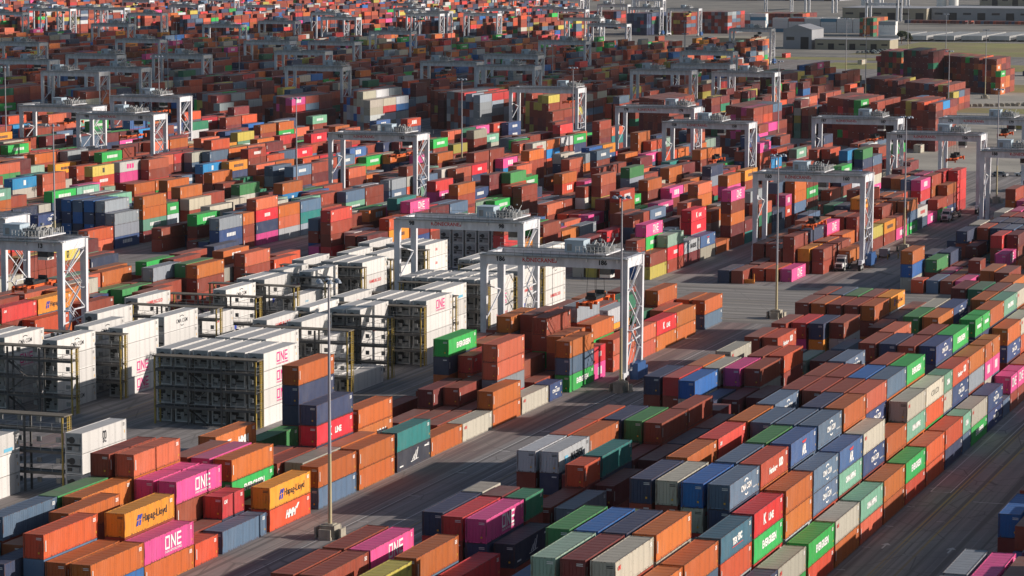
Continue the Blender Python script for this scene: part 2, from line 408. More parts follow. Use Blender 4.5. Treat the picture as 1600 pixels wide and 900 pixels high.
def lettering_mesh(code, half):
    """writing on the long side of one container (local origin: near bottom centre, length along +Y)"""
    b = MB(); x = LX; s = 0.55 if half else 1.0; Lc = 3.03 if half else 6.1
    W_, P_, R_, B_, D_, S_, Y_ = range(7)
    if code in 'PN':
        c = W_ if code == 'P' else P_
        square_one(b, Lc+(0.1 if half else 1.0), 1.5, 1.3 if half else 1.5, x, c)
        if not half: glyphs(b, 'OCEAN NETWORK EXPRESS', 0.33, Lc+1.0, 0.48, x, c, 0.006)
    elif code in 'CSB' and code != 'B':
        y = Lc + (0.0 if half else 0.6)
        glyphs(b, 'CMA CGM', 0.92 if not half else 0.72, y, 1.33, x, W_, 0.03)
        arc(b, y, 1.62, 1.1*s, 40, 140, 0.28, W_, x, 0.62); arc(b, y+0.15, 0.95, 0.9*s, 215, 320, 0.25, W_, x, 0.6)
        if not half: glyphs(b, 'cma-cgm.com', 0.3, Lc+4.2, 0.8, x, W_, 0.005)
    elif code == 'B':
        y = Lc + 0.3
        for k, (a0, h) in enumerate(((-1.0, 0.9), (-0.35, 1.5), (0.3, 1.9))):
            b.quad((x, y+a0, 0.85), (x, y+a0+0.35, 0.85), (x, y+a0+1.0, 0.85+h*0.75), (x, y+a0+0.8, 0.85+h*0.75), W_)
        b.quad((x, y-1.4, 0.62), (x, y+1.4, 0.78), (x, y+1.2, 0.86), (x, y-1.5, 0.72), W_)
        rect(b, Lc+3.9, Lc+5.3, 1.95, 2.15, W_, x); rect(b, 0.9, 2.2, 0.5, 0.68, W_, x)
    elif code == 'E':
        glyphs(b, 'EVERGREEN', 1.12 if not half else 0.62, Lc+0.4*s, 1.33, x, W_, 0.055, 0, 1.0)
    elif code == 'K':
        glyphs(b, 'K', 1.55*s, Lc-1.7*s, 1.3, x, W_, 0.07); glyphs(b, 'LINE', 1.05*s, Lc+1.0*s, 1.18, x, W_, 0.05)
    elif code == 'X':
        glyphs(b, 'HMM', 1.25*s, Lc, 1.22, x, W_, 0.075, 0.35); b.quad((x, Lc+1.4, 1.5), (x, Lc+2.0, 1.45), (x, Lc+2.7, 2.1), (x, Lc+2.2, 2.15), W_)
    elif code == 'h':
        glyphs(b, 'HMM', 1.35*s, Lc+2.2*s, 1.0, x, W_, 0.09); rect(b, Lc-2.6*s, Lc-1.5*s, 1.5, 1.72, W_, x)
    elif code == 'H':
        y0 = Lc - 3.3*s
        for k in (0, 1):
            yy = y0 + 0.62*k*s
            b.quad((x, yy, 0.72), (x, yy+0.42*s, 0.72), (x, yy+0.62*s, 1.28), (x, yy+0.2*s, 1.28), B_)
            b.quad((x, yy+0.12*s, 1.36), (x, yy+0.54*s, 1.36), (x, yy+0.9*s, 1.92), (x, yy+0.42*s, 1.92), B_)
        glyphs(b, 'Hapag-Lloyd', 1.22*s, Lc+1.25*s, 1.33, x, D_, 0.012)
    elif code == 'M':
        glyphs(b, 'CHINA SHIPPING' if not half else 'CHINA', 0.95, Lc, 1.3, x, W_, 0.06, 0, 0.72)
    elif code == 'A':
        glyphs(b, 'APL', 1.35*s+0.2, Lc+0.3, 1.0, x, W_, 0.08, 0, 0.75)
        b.quad((x, Lc-0.4, 1.85), (x, Lc+0.8, 1.85), (x, Lc+1.3, 2.18), (x, Lc-0.9, 2.1), R_)
    elif code == 'W':
        glyphs(b, 'MAERSK', 1.3*s, Lc+1.1*s, 1.25, x, D_, 0.05); rect(b, Lc-3.6*s, Lc-2.4*s, 0.75, 1.75, S_, x)
        b.quad((x+.002, Lc-3.0*s, 0.95), (x+.002, Lc-2.8*s, 1.25), (x+.002, Lc-3.0*s, 1.55), (x+.002, Lc-3.2*s, 1.25), W_)
    elif code == 'O':
        glyphs(b, 'COSCO', 1.1*s, Lc, 1.3, x, D_, 0.0, 0, 1.0, 1.45)
    elif code == 'U':
        disc(b, Lc, 1.35, 0.72*s+0.1, W_, x); rect(b, Lc-0.4, Lc+0.4, 1.28, 1.42, B_, x+.002)
    elif code == 'R':
        glyphs(b, 'Hamburg', 0.95*s, Lc-0.6*s, 1.2, x, W_, 0.04); glyphs(b, 'SUD', 1.15*s, Lc+2.9*s, 1.45, x, W_, 0.09, 0, 0.8)
    elif code == 'V':
        glyphs(b, 'HAMBURG SUD', 0.85*s, Lc+0.4*s, 1.3, x, R_, 0.02); rect(b, Lc-4.6*s, Lc-3.9*s, 0.95, 1.75, R_, x)
    elif code == 'Y':
        glyphs(b, 'm', 1.7*s+0.2, Lc, 1.68, x, D_, 0.05, 0, 0.8); glyphs(b, 'sc', 1.15*s+0.1, Lc, 0.95, x, D_, 0.03)
    elif code == 'T':
        glyphs(b, 'TEX', 0.95, Lc-0.6, 1.35, x, W_, 0.06); glyphs(b, 'ESC', 0.95, Lc+1.4, 1.5, x, W_, 0.06)
        rect(b, Lc-1.6, Lc+2.6, 0.78, 0.86, R_, x)
    elif code in 'kl':
        c = W_ if code == 'k' else R_
        glyphs(b, 'CAI', 0.55, 1.2 if not half else 0.9, 1.9, x, c, 0.03, 0.3)
    # marks common to every container: size and number codes near the corners
    if code not in 'PN':
        c = D_ if code in 'OVWNYy' else W_
        if code in 'ocqrm': rect(b, 0.42, 0.56, 0.75, 1.95, c, x)
        for k in range(3): rect(b, (5.05 if half else 11.1), (5.6 if half else 11.75), 2.20-0.15*k, 2.28-0.15*k, c, x)
    else:
        for k in range(3): rect(b, (5.3 if half else 11.4), (5.6 if half else 11.7), 2.2-0.15*k, 2.28-0.15*k, W_ if code == 'P' else P_, x)
    rect(b, (5.6 if half else 11.72), (5.72 if half else 11.86), 0.55, 0.8, Y_, x)
    # near end: number code and one handling mark
    c = D_ if code in 'OVWNYyHlw' else W_
    n0 = len(b.v)
    for k in range(2):
        b.quad((0.35, -0.03, 2.22-0.16*k), (1.0, -0.03, 2.22-0.16*k), (1.0, -0.03, 2.29-0.16*k), (0.35, -0.03, 2.29-0.16*k), c)
    b.quad((0.55, -0.03, 0.55), (0.75, -0.03, 0.55), (0.75, -0.03, 0.75), (0.55, -0.03, 0.75), Y_)
    return b.mesh('lettering', [M[t] for t in TXM])

# ------------------------------------------------------------------ container geometry
HC = 2.66        # container height; stacks rise 2.70 m per tier
def corr_side(b, x, xin, y0, y1, z0, z1, n, sgn):
    """corrugated side sheet between x (crest) and xin (valley)"""
    p = []
    w = (y1-y0)/n
    for i in range(n):
        a = y0 + i*w
        p += [(x, a), (x, a+w*.32), (xin, a+w*.5), (xin, a+w*.82)]
    p.append((x, y1))
    k = len(b.v)
    for (xx, yy) in p: b.v += [(xx, yy, z0), (xx, yy, z1)]
    for i in range(len(p)-1):
        a = k+2*i
        f = (a, a+2, a+3, a+1)
        b.f.append(f if sgn > 0 else f[::-1]); b.m.append(0); b.c.append(None)

def body_mesh(L, reefer=False):
    b = MB()
    n = int(L/0.42)
    if reefer:
        b.box(-1.205, 1.205, 0.08, L-0.08, 0.16, HC-0.06)
    else:
        corr_side(b, 1.205, 1.165, 0.12, L-0.12, 0.16, HC-0.10, n, 1)
        corr_side(b, -1.205, -1.165, 0.12, L-0.12, 0.16, HC-0.10, n, -1)
        # roof with shallow cross ribs
        m_ = int(L/1.2); w = (L-0.24)/m_
        for i in range(m_):
            a = 0.12+i*w
            b.quad((-1.2, a, HC-0.05), (1.2, a, HC-0.05), (1.2, a+w*.8, HC-0.05), (-1.2, a+w*.8, HC-0.05))
            b.quad((-1.2, a+w*.8, HC-0.05), (1.2, a+w*.8, HC-0.05), (1.2, a+w*.9, HC-0.085), (-1.2, a+w*.9, HC-0.085))
            b.quad((-1.2, a+w*.9, HC-0.085), (1.2, a+w*.9, HC-0.085), (1.2, a+w, HC-0.05), (-1.2, a+w, HC-0.05))
        b.quad((1.2, L-.06, .16), (-1.2, L-.06, .16), (-1.2, L-.06, HC-.08), (1.2, L-.06, HC-.08))
    return b.mesh('body', [M['o']])

def frame_mesh(L):
    b = MB()
    for sx in (-1, 1):
        xa, xb = (1.06, 1.22) if sx > 0 else (-1.22, -1.06)
        for (ya, yb) in ((0, 0.16), (L-0.16, L)): b.box(xa, xb, ya, yb, 0.0, HC)
        xa, xb = (1.12, 1.215) if sx > 0 else (-1.215, -1.12)
        b.box(xa, xb, 0.16, L-0.16, 0.02, 0.17); b.box(xa, xb, 0.16, L-0.16, HC-0.11, HC-0.02)
    for (ya, yb) in ((0.01, 0.13), (L-0.13, L-0.01)):
        b.box(-1.06, 1.06, ya, yb, 0.02, 0.17); b.box(-1.06, 1.06, ya, yb, HC-0.13, HC-0.02)
    return b.mesh('frame', [M['o']])

def door_mesh():
    b = MB()
    b.box(-1.06, -0.01, 0.035, 0.10, 0.17, HC-0.13); b.box(0.01, 1.06, 0.035, 0.10, 0.17, HC-0.13)
    for x in (-0.80, -0.36, 0.36, 0.80):
        b.tube((x, 0.005, 0.12), (x, 0.005, HC-0.10), 0.022, n=5, mi=1)
        b.box(x-0.10, x+0.10, -0.02, 0.02, 1.05, 1.10, 1)
    return b.mesh('door', [M['o'], M['steel']])

def unit_mesh(seed):
    rr = random.Random(seed); b = MB()
    b.box(-1.05, 1.05, 0.03, 0.10, 0.17, HC-0.13, 0)
    b.box(-0.98, 0.98, -0.02, 0.04, 1.32, HC-0.22, 0)
    cx = rr.choice((-0.25, 0.0, 0.2))
    k = len(b.v)
    b.tube((cx, -0.05, 1.72), (cx, -0.02, 1.72), 0.44, n=16, mi=1)
    b.box(-0.95, 0.95, -0.03, 0.03, 0.98, 1.22, 1)
    b.box(-0.88, -0.30, -0.05, 0.03, 0.42, 0.86, 1); b.box(0.10, 0.80, -0.07, 0.03, 0.34, 0.90, 2)
    b.box(0.55, 0.92, -0.06, -0.02, 1.42, 2.1, 2); b.box(-0.92, -0.62, -0.06, -0.02, 1.5, 1.95, 1)
    return b.mesh('cooling_unit', [M['reefer_unit'], M['dark_steel'], M['steel']])

BODY = {}; FRAME = {}
def with_mats(me, mats):
    c = me.copy(); c.materials.clear()
    for m_ in mats: c.materials.append(m_)
    return c
_body = {False: body_mesh(12.19), True: body_mesh(6.06)}
_frame = {False: frame_mesh(12.19), True: frame_mesh(6.06)}
_door = door_mesh()
_parts = {}
def part_meshes(code, half):
    k = (code, half)
    if k not in _parts:
        _parts[k] = (with_mats(_body[half], [M[code]]), with_mats(_frame[half], [M['f_'+code]]),
                     with_mats(_door, [M[code], M['steel']]), lettering_mesh(code, half))
    return _parts[k]

_proto = {}
def make_container(x, y, z, code, half):
    """near bottom centre at x, y, z; parts: body, frame, door, lettering"""
    k = (code, half)
    if k not in _proto:
        root = empty('shipping_container', (x, y, z))
        bm_, fm, dm, lm = part_meshes(code, half)
        for nme, me in (('body', bm_), ('frame', fm), ('door', dm), ('lettering', lm)): link(nme, me, root)
        _proto[k] = root; KIDS[root.name] = list(root.children)
        return root
    c = copy_tree(_proto[k]); c.location = (x, y, z)
    return c

# ------------------------------------------------------------------ the stacks
# block, row counted from the right, then for every stack its near end in metres and its containers from the
# bottom up, two digits each (10 = first colour of CODES); a negative number is a stack of 20 ft containers
CODES = 'orqmckKXHhPpnbUsSCAiEGgtTMalOWwVNRyYB'
DATA = [
 ('C', 1, (261.0, 182613, 273.9, 20133533)),
 ('C', 2, (261.0, 251130, 273.9, 13113232, 286.8, 112711, 299.7, 361313)),
 ('C', 3, (261.0, 3612, 273.9, 27, 292.5, 14111111, 305.4, 11101111, 319.6, 11251111, 333.7, 22111111, 359.5, 31221111, 385.3, 29111111, 411.1, 32121111)),
 ('C', 4, (264.1, 111132, 277.0, 331111, 291.2, 121122, 305.4, 112211, 319.6, 32111111, 333.7, 261111, 346.6, 32371122, 359.5, 101111, 372.4, 10121111, 385.3, 151111, 398.2, 12111111, 411.1, 131111, 424.0, 35261111, 436.9, 101111)),
 ('C', 5, (264.1, 221111, 278.3, 142220, 291.8, 1123, 304.3, 132211, 319.6, 361131, 333.7, 271111, 346.6, 251122, 359.5, 241111, 372.4, 111111, 385.3, 101111, 398.2, 261111, 411.1, 111111, 424.0, 111111, 436.9, 391111)),
 ('C', 6, (265.4, 111129, 278.9, 111129, 293.8, 22, 310.6, 131323, 324.7, 112211, 338.9, 111110, 351.8, 121137, 364.7, 261122, 377.6, 371111, 390.5, 221010, 403.4, 131111, 416.3, 321125, 429.2, 131111, 442.1, 141111)),
 ('B2', 1, (248.6, 1210, 261.5, 1122, 274.4, 1222, 286.8, 3037, 300.2, 1230, 313.1, 1037, 326.0, 1435, 338.9, 1010, 351.8, 1230, 364.7, 1212, 377.6, 2212, 390.1, -2535, 396.6, 3037, 409.5, 2727, 422.1, -25, 428.6, -1120, 434.9, -1120, 442.1, 1110, 455.0, 1122, 467.9, 1014, 480.8, 1111, 493.7, 1037)),
 ('B2', 2, (248.6, 10351210, 261.5, 27112510, 274.7, 35391234, 287.9, 11153016, 301.5, 29391010, 314.4, 22122626, 327.3, 15113528, 340.2, 31132737, 353.7, 101010, 366.2, 15103537, 378.6, 23301238, 391.1, -30253735, 397.4, 13272743, 409.9, 13112910, 422.8, -13372010, 429.1, -11252010, 442.0, 13132710, 454.4, 25121237, 467.3, 11112710, 480.2, 111114, 493.1, 11111110)),
 ('B2', 3, (248.6, 4427111137, 261.8, 1111433710, 275.0, 131125, 288.8, 2626222226, 301.7, 2225111043, 315.3, 2516142528, 328.6, 3710292626, 342.0, 1512101010, 354.6, 2912112714, 367.1, 2412101025, 379.7, 1812131030, 392.4, -203911, 399.8, 1513272527, 412.4, 2920132230, 430.2, -3211102230, 436.5, -1510392230, 442.9, 1012222210, 455.3, 1111272235, 467.7, 1112111037, 480.2, 13181111, 493.1, 1311291011, 572.0, 29151130, 584.9, 221113)),
 ('B2', 4, (248.6, 1215181313, 261.5, 1111332222, 274.4, 131125, 288.8, 1113153723, 302.1, 1522362525, 315.3, 1027111131, 328.6, 3711221125, 342.0, 1129301122, 354.6, 4430281111, 367.3, 2212101123, 380.2, 1013101111, 398.9, 2922111311, 412.0, 1137291111, 429.2, 221135, 442.1, 11141110, 455.0, 1132111010, 467.5, 3112151111, 480.8, 1211161010, 493.3, 10161111, 572.0, 311135, 584.9, 111114, 597.8, 251114, 610.7, 131233)),
 ('B2', 5, (248.6, 1212131136, 261.5, 1332312223, 274.4, 111111, 289.1, 1414101137, 301.5, 15351113, 314.4, 111113, 328.6, 1111111125, 341.5, 101132, 354.4, 1211251111, 367.3, 1311301111, 380.2, 33221313, 392.9, -11111220, 400.0, 2622322222, 413.7, 15411111, 430.9, 2711131110, 443.3, 1120282227, 455.8, 11111111, 468.2, 1115203232, 480.8, 33311311, 493.7, 1135101111, 572.0, 103726, 584.9, 443744, 597.8, 43111143, 610.7, 101213, 623.6, 12372611)),
 ('B2', 6, (248.6, 11131123, 261.5, 1339353231, 274.4, 37141131, 289.2, 1112241122, 303.0, 1115151110, 315.9, 1111101115, 329.1, 1537251110, 342.3, 1130121126, 354.9, 3712311111, 367.3, 4111111111, 381.0, 3211131126, 399.8, 1110111311, 412.7, 1113101114, 430.7, 1327133231, 443.2, 2518291137, 455.6, 271113, 468.9, 1830151113, 482.1, 25261111, 495.6, 2213111010, 572.0, 11, 584.9, 3720, 597.8, 13131113, 610.7, 272522, 623.6, 122311, 636.4, 31, 649.3, 221122)),
 ('B1', 1, (257.6, 1122, 272.2, 1115, 289.0, 1146, 309.7, 1129, 324.7, 1113, 342.8, 1113, 355.7, 1122, 368.6, 1113, 382.8, 11, 395.7, 1313, 420.2, 22, 434.4, 1113, 448.6, 1125, 462.7, 11, 475.6, 1311, 488.5, 1122, 501.4, 1111, 579.7, 11, 597.7, 1120, 612.0, 101113, 626.2, 141122, 640.4, 151115, 654.6, 321122, 668.8, 271113, 682.9, 111111, 698.4, 101111, 713.9, 251110, 726.6, 13, 739.5, 30401112, 752.4, 181536, 765.3, 202213)),
 ('B1', 2, (253.8, 121144, 267.3, 362510, 288.1, 222220, 301.0, -251132, 309.7, 1311, 322.4, -131312, 329.4, 252233, 342.1, 1113, 354.8, 131111, 367.3, 131211, 383.1, -1113, 393.1, 1113, 405.5, 143711, 419.5, 391112, 434.4, 1136, 447.3, 13, 459.7, 364111, 483.1, 101110, 496.3, 284118, 569.8, 20, 583.7, -4011, 591.4, 22, 609.0, 121115, 623.6, 201125, 637.8, 131122, 652.0, 371114, 667.5, 331115, 681.6, 111111, 695.8, 371120, 713.9, 151111, 726.6, 133613, 739.5, 111316, 752.4, 1329, 765.3, 113037, 778.1, 24)),
 ('B1', 3, (255.1, 2211, 267.9, 1122, 288.5, 111115, 301.2, -181113, 317.0, 22, 329.9, 1113, 342.3, 1113, 355.5, 153231, 368.6, 1113, 390.5, 1322, 404.7, 301121, 418.2, 371111, 434.4, 1122, 457.6, 321822, 470.5, 13, 483.1, 121111, 496.0, 301111, 569.2, 11, 582.3, 10, 597.8, 22, 612.0, 32, 624.9, 131122, 639.1, 351122, 653.3, 101115, 670.0, 122011, 685.5, 251111, 701.0, 101111, 713.7, 141313, 726.6, 1510, 739.5, 322227, 752.4, 444313, 765.2, 131311, 778.1, 1120)),
 ('B1', 4, (256.5, 371111, 269.2, 442220, 290.1, 371522, 302.8, -371137, 315.7, 23, 330.0, 112239, 342.4, 201110, 355.8, 111122, 369.9, 1111, 390.9, 133723, 404.3, 111137, 417.6, 13, 438.7, 222043, 457.6, 112015, 470.5, 22, 483.1, 121111, 496.3, 201131, 569.4, 25, 583.6, 21, 597.8, 11, 611.6, 2213, 624.9, 102212, 639.1, 371122, 653.3, 111111, 667.5, 131120, 682.9, 141112, 701.0, 151111, 713.7, 111412, 726.6, 301113, 739.5, 113711, 765.2, 101213, 778.1, 131232)),
 ('B1', 5, (256.2, 101011, 269.2, 111111, 329.7, 101140, 342.3, 151112, 354.7, 151112, 369.9, 11, 393.0, 111115, 405.6, 111110, 421.2, 401137, 438.4, 181111, 455.6, 131111, 483.3, 221210, 497.1, 111125, 568.6, -12, 582.6, 1131, 597.4, 1122, 615.9, 111122, 631.3, 121137, 645.5, 1111, 662.3, 151141, 677.8, 1111, 693.3, 221120, 706.0, 2714, 731.7, 141012, 744.6, 1113, 757.5, 1813, 770.4, 133710, 783.3, 132911)),
 ('B1', 6, (393.1, 131122, 406.8, 1132, 421.5, 32, 436.9, 11, 455.0, 1111, 483.4, 111111, 496.8, 321111, 572.0, 372310, 584.9, -11, 592.6, 1122, 608.1, 11, 621.0, 1122, 636.5, 1111, 652.0, 1122, 667.5, 1110, 681.6, 1111, 694.3, 32261011, 707.2, 112326, 720.1, 36111113, 745.9, 201112, 758.8, 4027, 771.7, 111326, 784.6, 2610)),
 ('A', 1, (251.2, 11, 264.1, 2310, 276.5, 1020, 289.0, -12, 296.3, 25, 309.5, 1718, 324.2, 2510, 337.4, 1010, 350.6, 4633, 363.1, 10, 375.5, 37, 388.0, 1010, 400.8, 37, 413.7, -27, 423.4, 302510, 435.8, -2016, 446.0, 1414, 458.4, 1414, 470.9, 1016, 483.3, 1010, 501.4, 2510, 594.4, 1111, 608.1, 1111, 620.8, 13, 633.7, -22, 641.7, 1144, 655.3, 1118, 668.8, 2011, 681.2, 302510, 693.6, 2541, 706.2, 20, 718.6, 3011, 731.0, 271110, 744.9, 15151515)),
 ('A', 2, (264.1, 1010, 277.6, 111118, 290.1, 11, 302.5, -2215, 311.8, 11, 326.0, 2537, 338.4, 1110, 351.8, 10, 373.1, 11, 385.5, 11, 398.0, 15291414, 415.0, 11, 427.9, 221110, 443.4, 163010, 457.6, 11, 471.8, 11, 484.7, 1112, 501.4, 1010, 578.5, 20, 593.5, 1118, 609.4, 1110, 624.9, 1010, 639.1, 111111, 651.8, 1112, 666.2, 151111, 681.6, 131110, 697.1, 2215, 711.3, 14291520, 725.5, 10131011, 741.0, 15151515)),
 ('A', 3, (264.7, 112512, 278.3, 11, 296.3, 111120, 311.4, 133010, 324.7, 1111, 337.2, 14221622, 351.2, 121910, 364.7, 10, 377.1, 11, 389.6, 1111, 402.1, 1113, 416.3, 1111, 429.2, 15301111, 444.7, 13121129, 461.5, 271840, 475.6, 1132, 491.1, 121110, 578.0, 12, 592.1, 131111, 606.8, 301122, 622.3, 101520, 639.1, 221111, 655.9, 25441118, 672.6, 411110, 690.7, 131111, 703.4, -182012, 712.6, 37133725, 729.4, 20101120, 742.1, 1016)),
 ('A', 4, (261.5, 1122, 275.7, 101110, 296.3, 311120, 311.3, 132120, 324.7, 1011, 338.9, 11, 351.8, 11, 373.1, 11, 386.6, 1113, 403.4, 111215, 417.6, 1114, 431.8, 11161111, 446.0, 271110, 464.0, 231111, 476.5, 111132, 491.1, 1114, 578.0, 12, 592.6, 1111, 608.1, 181111, 626.2, 271110, 643.0, 201111, 655.6, -1325, 662.3, 111122, 677.8, 11431114, 694.5, 121110, 707.2, -292929, 714.4, 15111810, 732.0, 13111111)),
 ('A', 5, (270.5, 1110, 284.2, 161110, 297.1, 11111014, 311.2, 351111, 324.7, 1131, 338.9, 11, 353.1, 11, 365.5, 13, 400.6, 11102230, 416.3, 101110, 428.7, 11112910, 442.7, 111112, 457.6, 111140, 471.8, 131112, 487.2, 101111, 500.1, 1111, 572.0, 11, 586.2, 13, 600.4, 1111, 613.1, 15, 626.0, 162214, 638.9, 13, 651.7, 1335, 664.6, 371322, 677.5, 22221111, 703.3, 131122, 716.2, 11112513, 729.1, 131313, 742.0, 252327)),
 ('A', 6, (258.9, 2225, 271.6, 261125, 284.0, 122231, 296.5, 12111111, 311.2, 1111, 325.4, 291119, 338.9, 2231, 351.4, 2311222210, 384.1, 11, 400.8, 11, 416.3, 371111, 431.8, 131111, 447.3, 111140, 461.5, 131111, 475.6, 311110, 489.8, 1111, 572.0, 22, 600.4, 1111, 614.6, 1110, 640.2, 133025, 653.0, 1311, 665.9, 131132, 678.8, 101411, 691.7, 141113, 704.6, 311110, 717.5, 3211, 730.4, 1525, 743.3, 11121413)),
 ('A2', 1, (572.0, 4411, 584.9, 111636, 597.8, 1339, 610.7, 3728, 623.6, 10, 636.1, 1113101120, 648.8, 3313, 661.7, 103214, 674.6, 2522, 687.5, -114320, 696.7, 11251010, 709.4, 35113011, 722.3, 11, 735.2, 4112, 748.1, 35112230, 761.0, 114023, 773.8, 2513132231, 786.7, 20371125, 799.6, 2337, 812.5, 121111, 825.4, 13, 838.3, 3213)),
 ('A2', 2, (572.0, -232511, 578.7, 18183020, 591.4, 113926, 604.3, -1532, 613.3, 39291616, 626.0, 13, 638.9, 26, 651.8, 11, 664.7, 15221329, 690.4, 10241125, 703.3, 111130, 716.2, 2323, 729.1, 22352710, 742.0, 41121137, 754.9, 1111, 767.8, 2310102224, 780.7, 39111511, 793.6, 3524, 806.4, 122516, 819.3, 131111, 832.2, 10271330, 845.1, 1311)),
 ('A2', 3, (572.0, 1113, 584.9, 231011, 597.8, 1137, 610.7, 10, 623.6, 11, 640.1, 353710, 653.3, 131137, 666.0, 131232, 678.9, 111137, 691.8, 442715, 704.7, 102512, 717.5, 371041, 730.4, 11131112, 743.3, 202531, 756.2, 112723, 769.1, 253513, 782.0, 16, 794.9, 411813, 807.8, 113916, 820.7, 29121211, 833.6, 11122239, 846.4, 141335)),
 ('A2', 4, (572.0, 10, 584.9, 1111, 597.8, 441511, 610.7, 221613, 623.6, -202213, 630.4, 23101814, 643.1, 4029, 656.0, 364329, 668.9, 111413, 681.8, 221311, 694.6, 143137, 707.5, 292211, 720.4, 1511, 733.3, 11222011, 746.2, 301118, 759.1, 37, 772.0, 1141261312, 784.9, 131212, 797.8, 12201130, 810.7, 11262713, 823.5, 10411513, 836.4, 43, 849.3, 13)),
 ('A2', 5, (572.0, 4412, 584.9, 39, 597.8, 27252511, 610.7, 35113026, 623.6, 1118, 636.4, 113213, 649.4, 1532181014, 662.1, 28, 675.9, 3915162010, 692.2, 1537321118, 704.9, 111111, 717.8, 11221114, 730.7, 15301113, 743.6, 111213, 756.5, 26371111, 769.3, 2527201111, 782.2, 301511, 795.1, 10112022, 808.0, 101511, 833.8, 11263040, 846.7, 18111525)),
 ('A2', 6, (572.0, 373013, 588.1, 271116, 600.8, 30112611, 613.7, 111313, 626.6, 30114120, 639.5, 133511, 652.4, 41251211, 665.2, 4337, 678.1, 1011, 691.0, 1026, 703.9, 111211, 716.8, 39121211, 742.6, 11, 755.5, 12112012, 768.4, 161310, 781.2, 11, 794.1, 1213, 807.0, 18, 819.9, 37, 832.8, 11291114, 845.7, 29131110)),
 ('A3', 1, (572.0, 20351511, 584.9, 1018, 597.8, 131111, 610.7, 1310, 623.6, 1329, 654.1, 14111043, 666.8, 2530, 679.7, 1114, 696.6, 131120, 709.3, 231114, 722.2, 41, 735.1, 32152922, 748.0, 402615, 760.9, 3922, 773.7, 29, 786.6, 1424111220, 799.5, 111424, 812.4, 1031, 825.3, 1125, 838.2, 2616, 851.1, 2512, 864.0, 33111122)),
 ('A3', 2, (572.0, 101513, 584.9, 20301210, 597.8, 111130, 610.7, 2820, 623.6, 11, 662.2, 371513, 675.1, -113730, 687.0, 30111110, 699.7, 103114, 712.6, 1331, 725.5, 151310, 738.4, 221337, 751.2, 131127, 764.1, 101111, 777.0, 1132, 789.9, 1012, 802.8, 1344, 815.7, 4413, 828.6, 25, 841.5, 114135, 854.4, 371111, 867.3, 131130)),
 ('A3', 3, (578.5, 371810, 591.3, 113613, 604.2, 301423, 617.1, 3722, 630.0, 1114, 648.0, 1120, 660.7, 162211, 673.6, 2013, 686.5, 111315, 699.4, 131115, 712.2, 1311, 725.1, 3020, 738.0, 133937, 750.9, 14, 763.8, 252922, 776.7, 3912, 789.6, 30102711, 802.5, 11111215, 815.4, 1315, 828.3, 29, 841.1, 23, 866.9, 111312)),
 ('A3', 4, (572.0, 112227, 584.9, 121115, 597.8, 251112, 610.7, 1410, 623.6, 1011, 636.4, 23, 649.3, 3115, 666.7, 2713441114, 679.4, -293615, 690.5, 4311112931, 703.2, 22131411, 716.1, -102837, 725.6, 13411010, 738.3, 20431113, 756.0, 1010111110, 768.7, 112211, 781.6, 281130, 794.5, 112511, 807.4, 1311112227, 820.2, 151424, 833.1, -2712, 840.6, 122312, 853.3, 261013, 866.2, 1129)),
 ('A3', 5, (572.0, 3125, 584.9, 10271314, 597.8, 151111, 610.7, 352611, 623.6, 2711, 636.4, 37, 649.3, 3212, 663.0, 22184111, 675.7, 15261113, 688.6, 1210, 701.5, 16, 714.4, 131326, 727.2, 30301225, 740.1, 111122, 753.0, 13222243, 765.9, 13111311, 778.8, 3922, 791.7, 371322, 804.6, 14121313, 817.5, 1227271222, 830.4, 28121615, 843.3, 114323, 856.1, 11302511)),
 ('A3', 6, (572.0, 4141, 584.9, 111025, 597.8, 113612, 610.7, 1213, 623.6, 2335, 636.4, -1411, 643.2, 161114, 655.9, 303711, 668.8, 311311, 681.7, 43, 694.6, 30201111, 707.5, 332230, 720.3, 14111014, 733.2, 14, 746.1, 13111533, 759.0, 37253532, 771.9, 141230, 784.8, 2631, 810.6, 14, 823.5, 13111422, 836.3, 13182211, 849.2, 11101625, 862.1, 11293312)),
 ('A4', 1, (395.0, -37, 403.4, 251111, 416.3, 1110, 435.0, 1112, 455.0, 11, 476.3, 1114, 498.9, 111110, 520.8, 391114, 535.0, 1512, 585.0, 1813, 597.9, 161812, 610.8, 27131320, 623.7, 114313, 636.6, 113225, 688.1, 111111, 701.0, 26, 713.9, 22, 726.8, 11, 739.7, 1320, 752.6, 112211, 765.5, 253711, 778.3, 4111, 791.2, 131213, 804.1, 11, 817.0, 141112, 829.9, 111510, 842.8, 1613, 855.7, -301510, 867.2, 1110)),
 ('A4', 2, (390.5, 131111, 416.3, 1131, 428.8, 181115, 441.5, 102518, 457.6, 1111, 473.1, 25, 486.0, 1111, 500.1, 111131, 514.3, 1137, 528.5, 11, 542.7, 1512, 585.0, 1411, 597.9, 1212, 610.8, 112710, 623.7, 143616, 636.6, 223226, 649.4, 1211, 662.3, 15, 676.0, 2530, 688.7, 101112, 701.6, 13, 714.5, 26, 729.3, 101710, 742.0, 2911, 754.9, 1027, 767.8, 3730, 780.7, 4127, 793.5, 35, 806.4, 112520, 819.3, 28, 832.2, 1114, 845.1, 121625, 858.0, 1111111413, 870.9, 182636)),
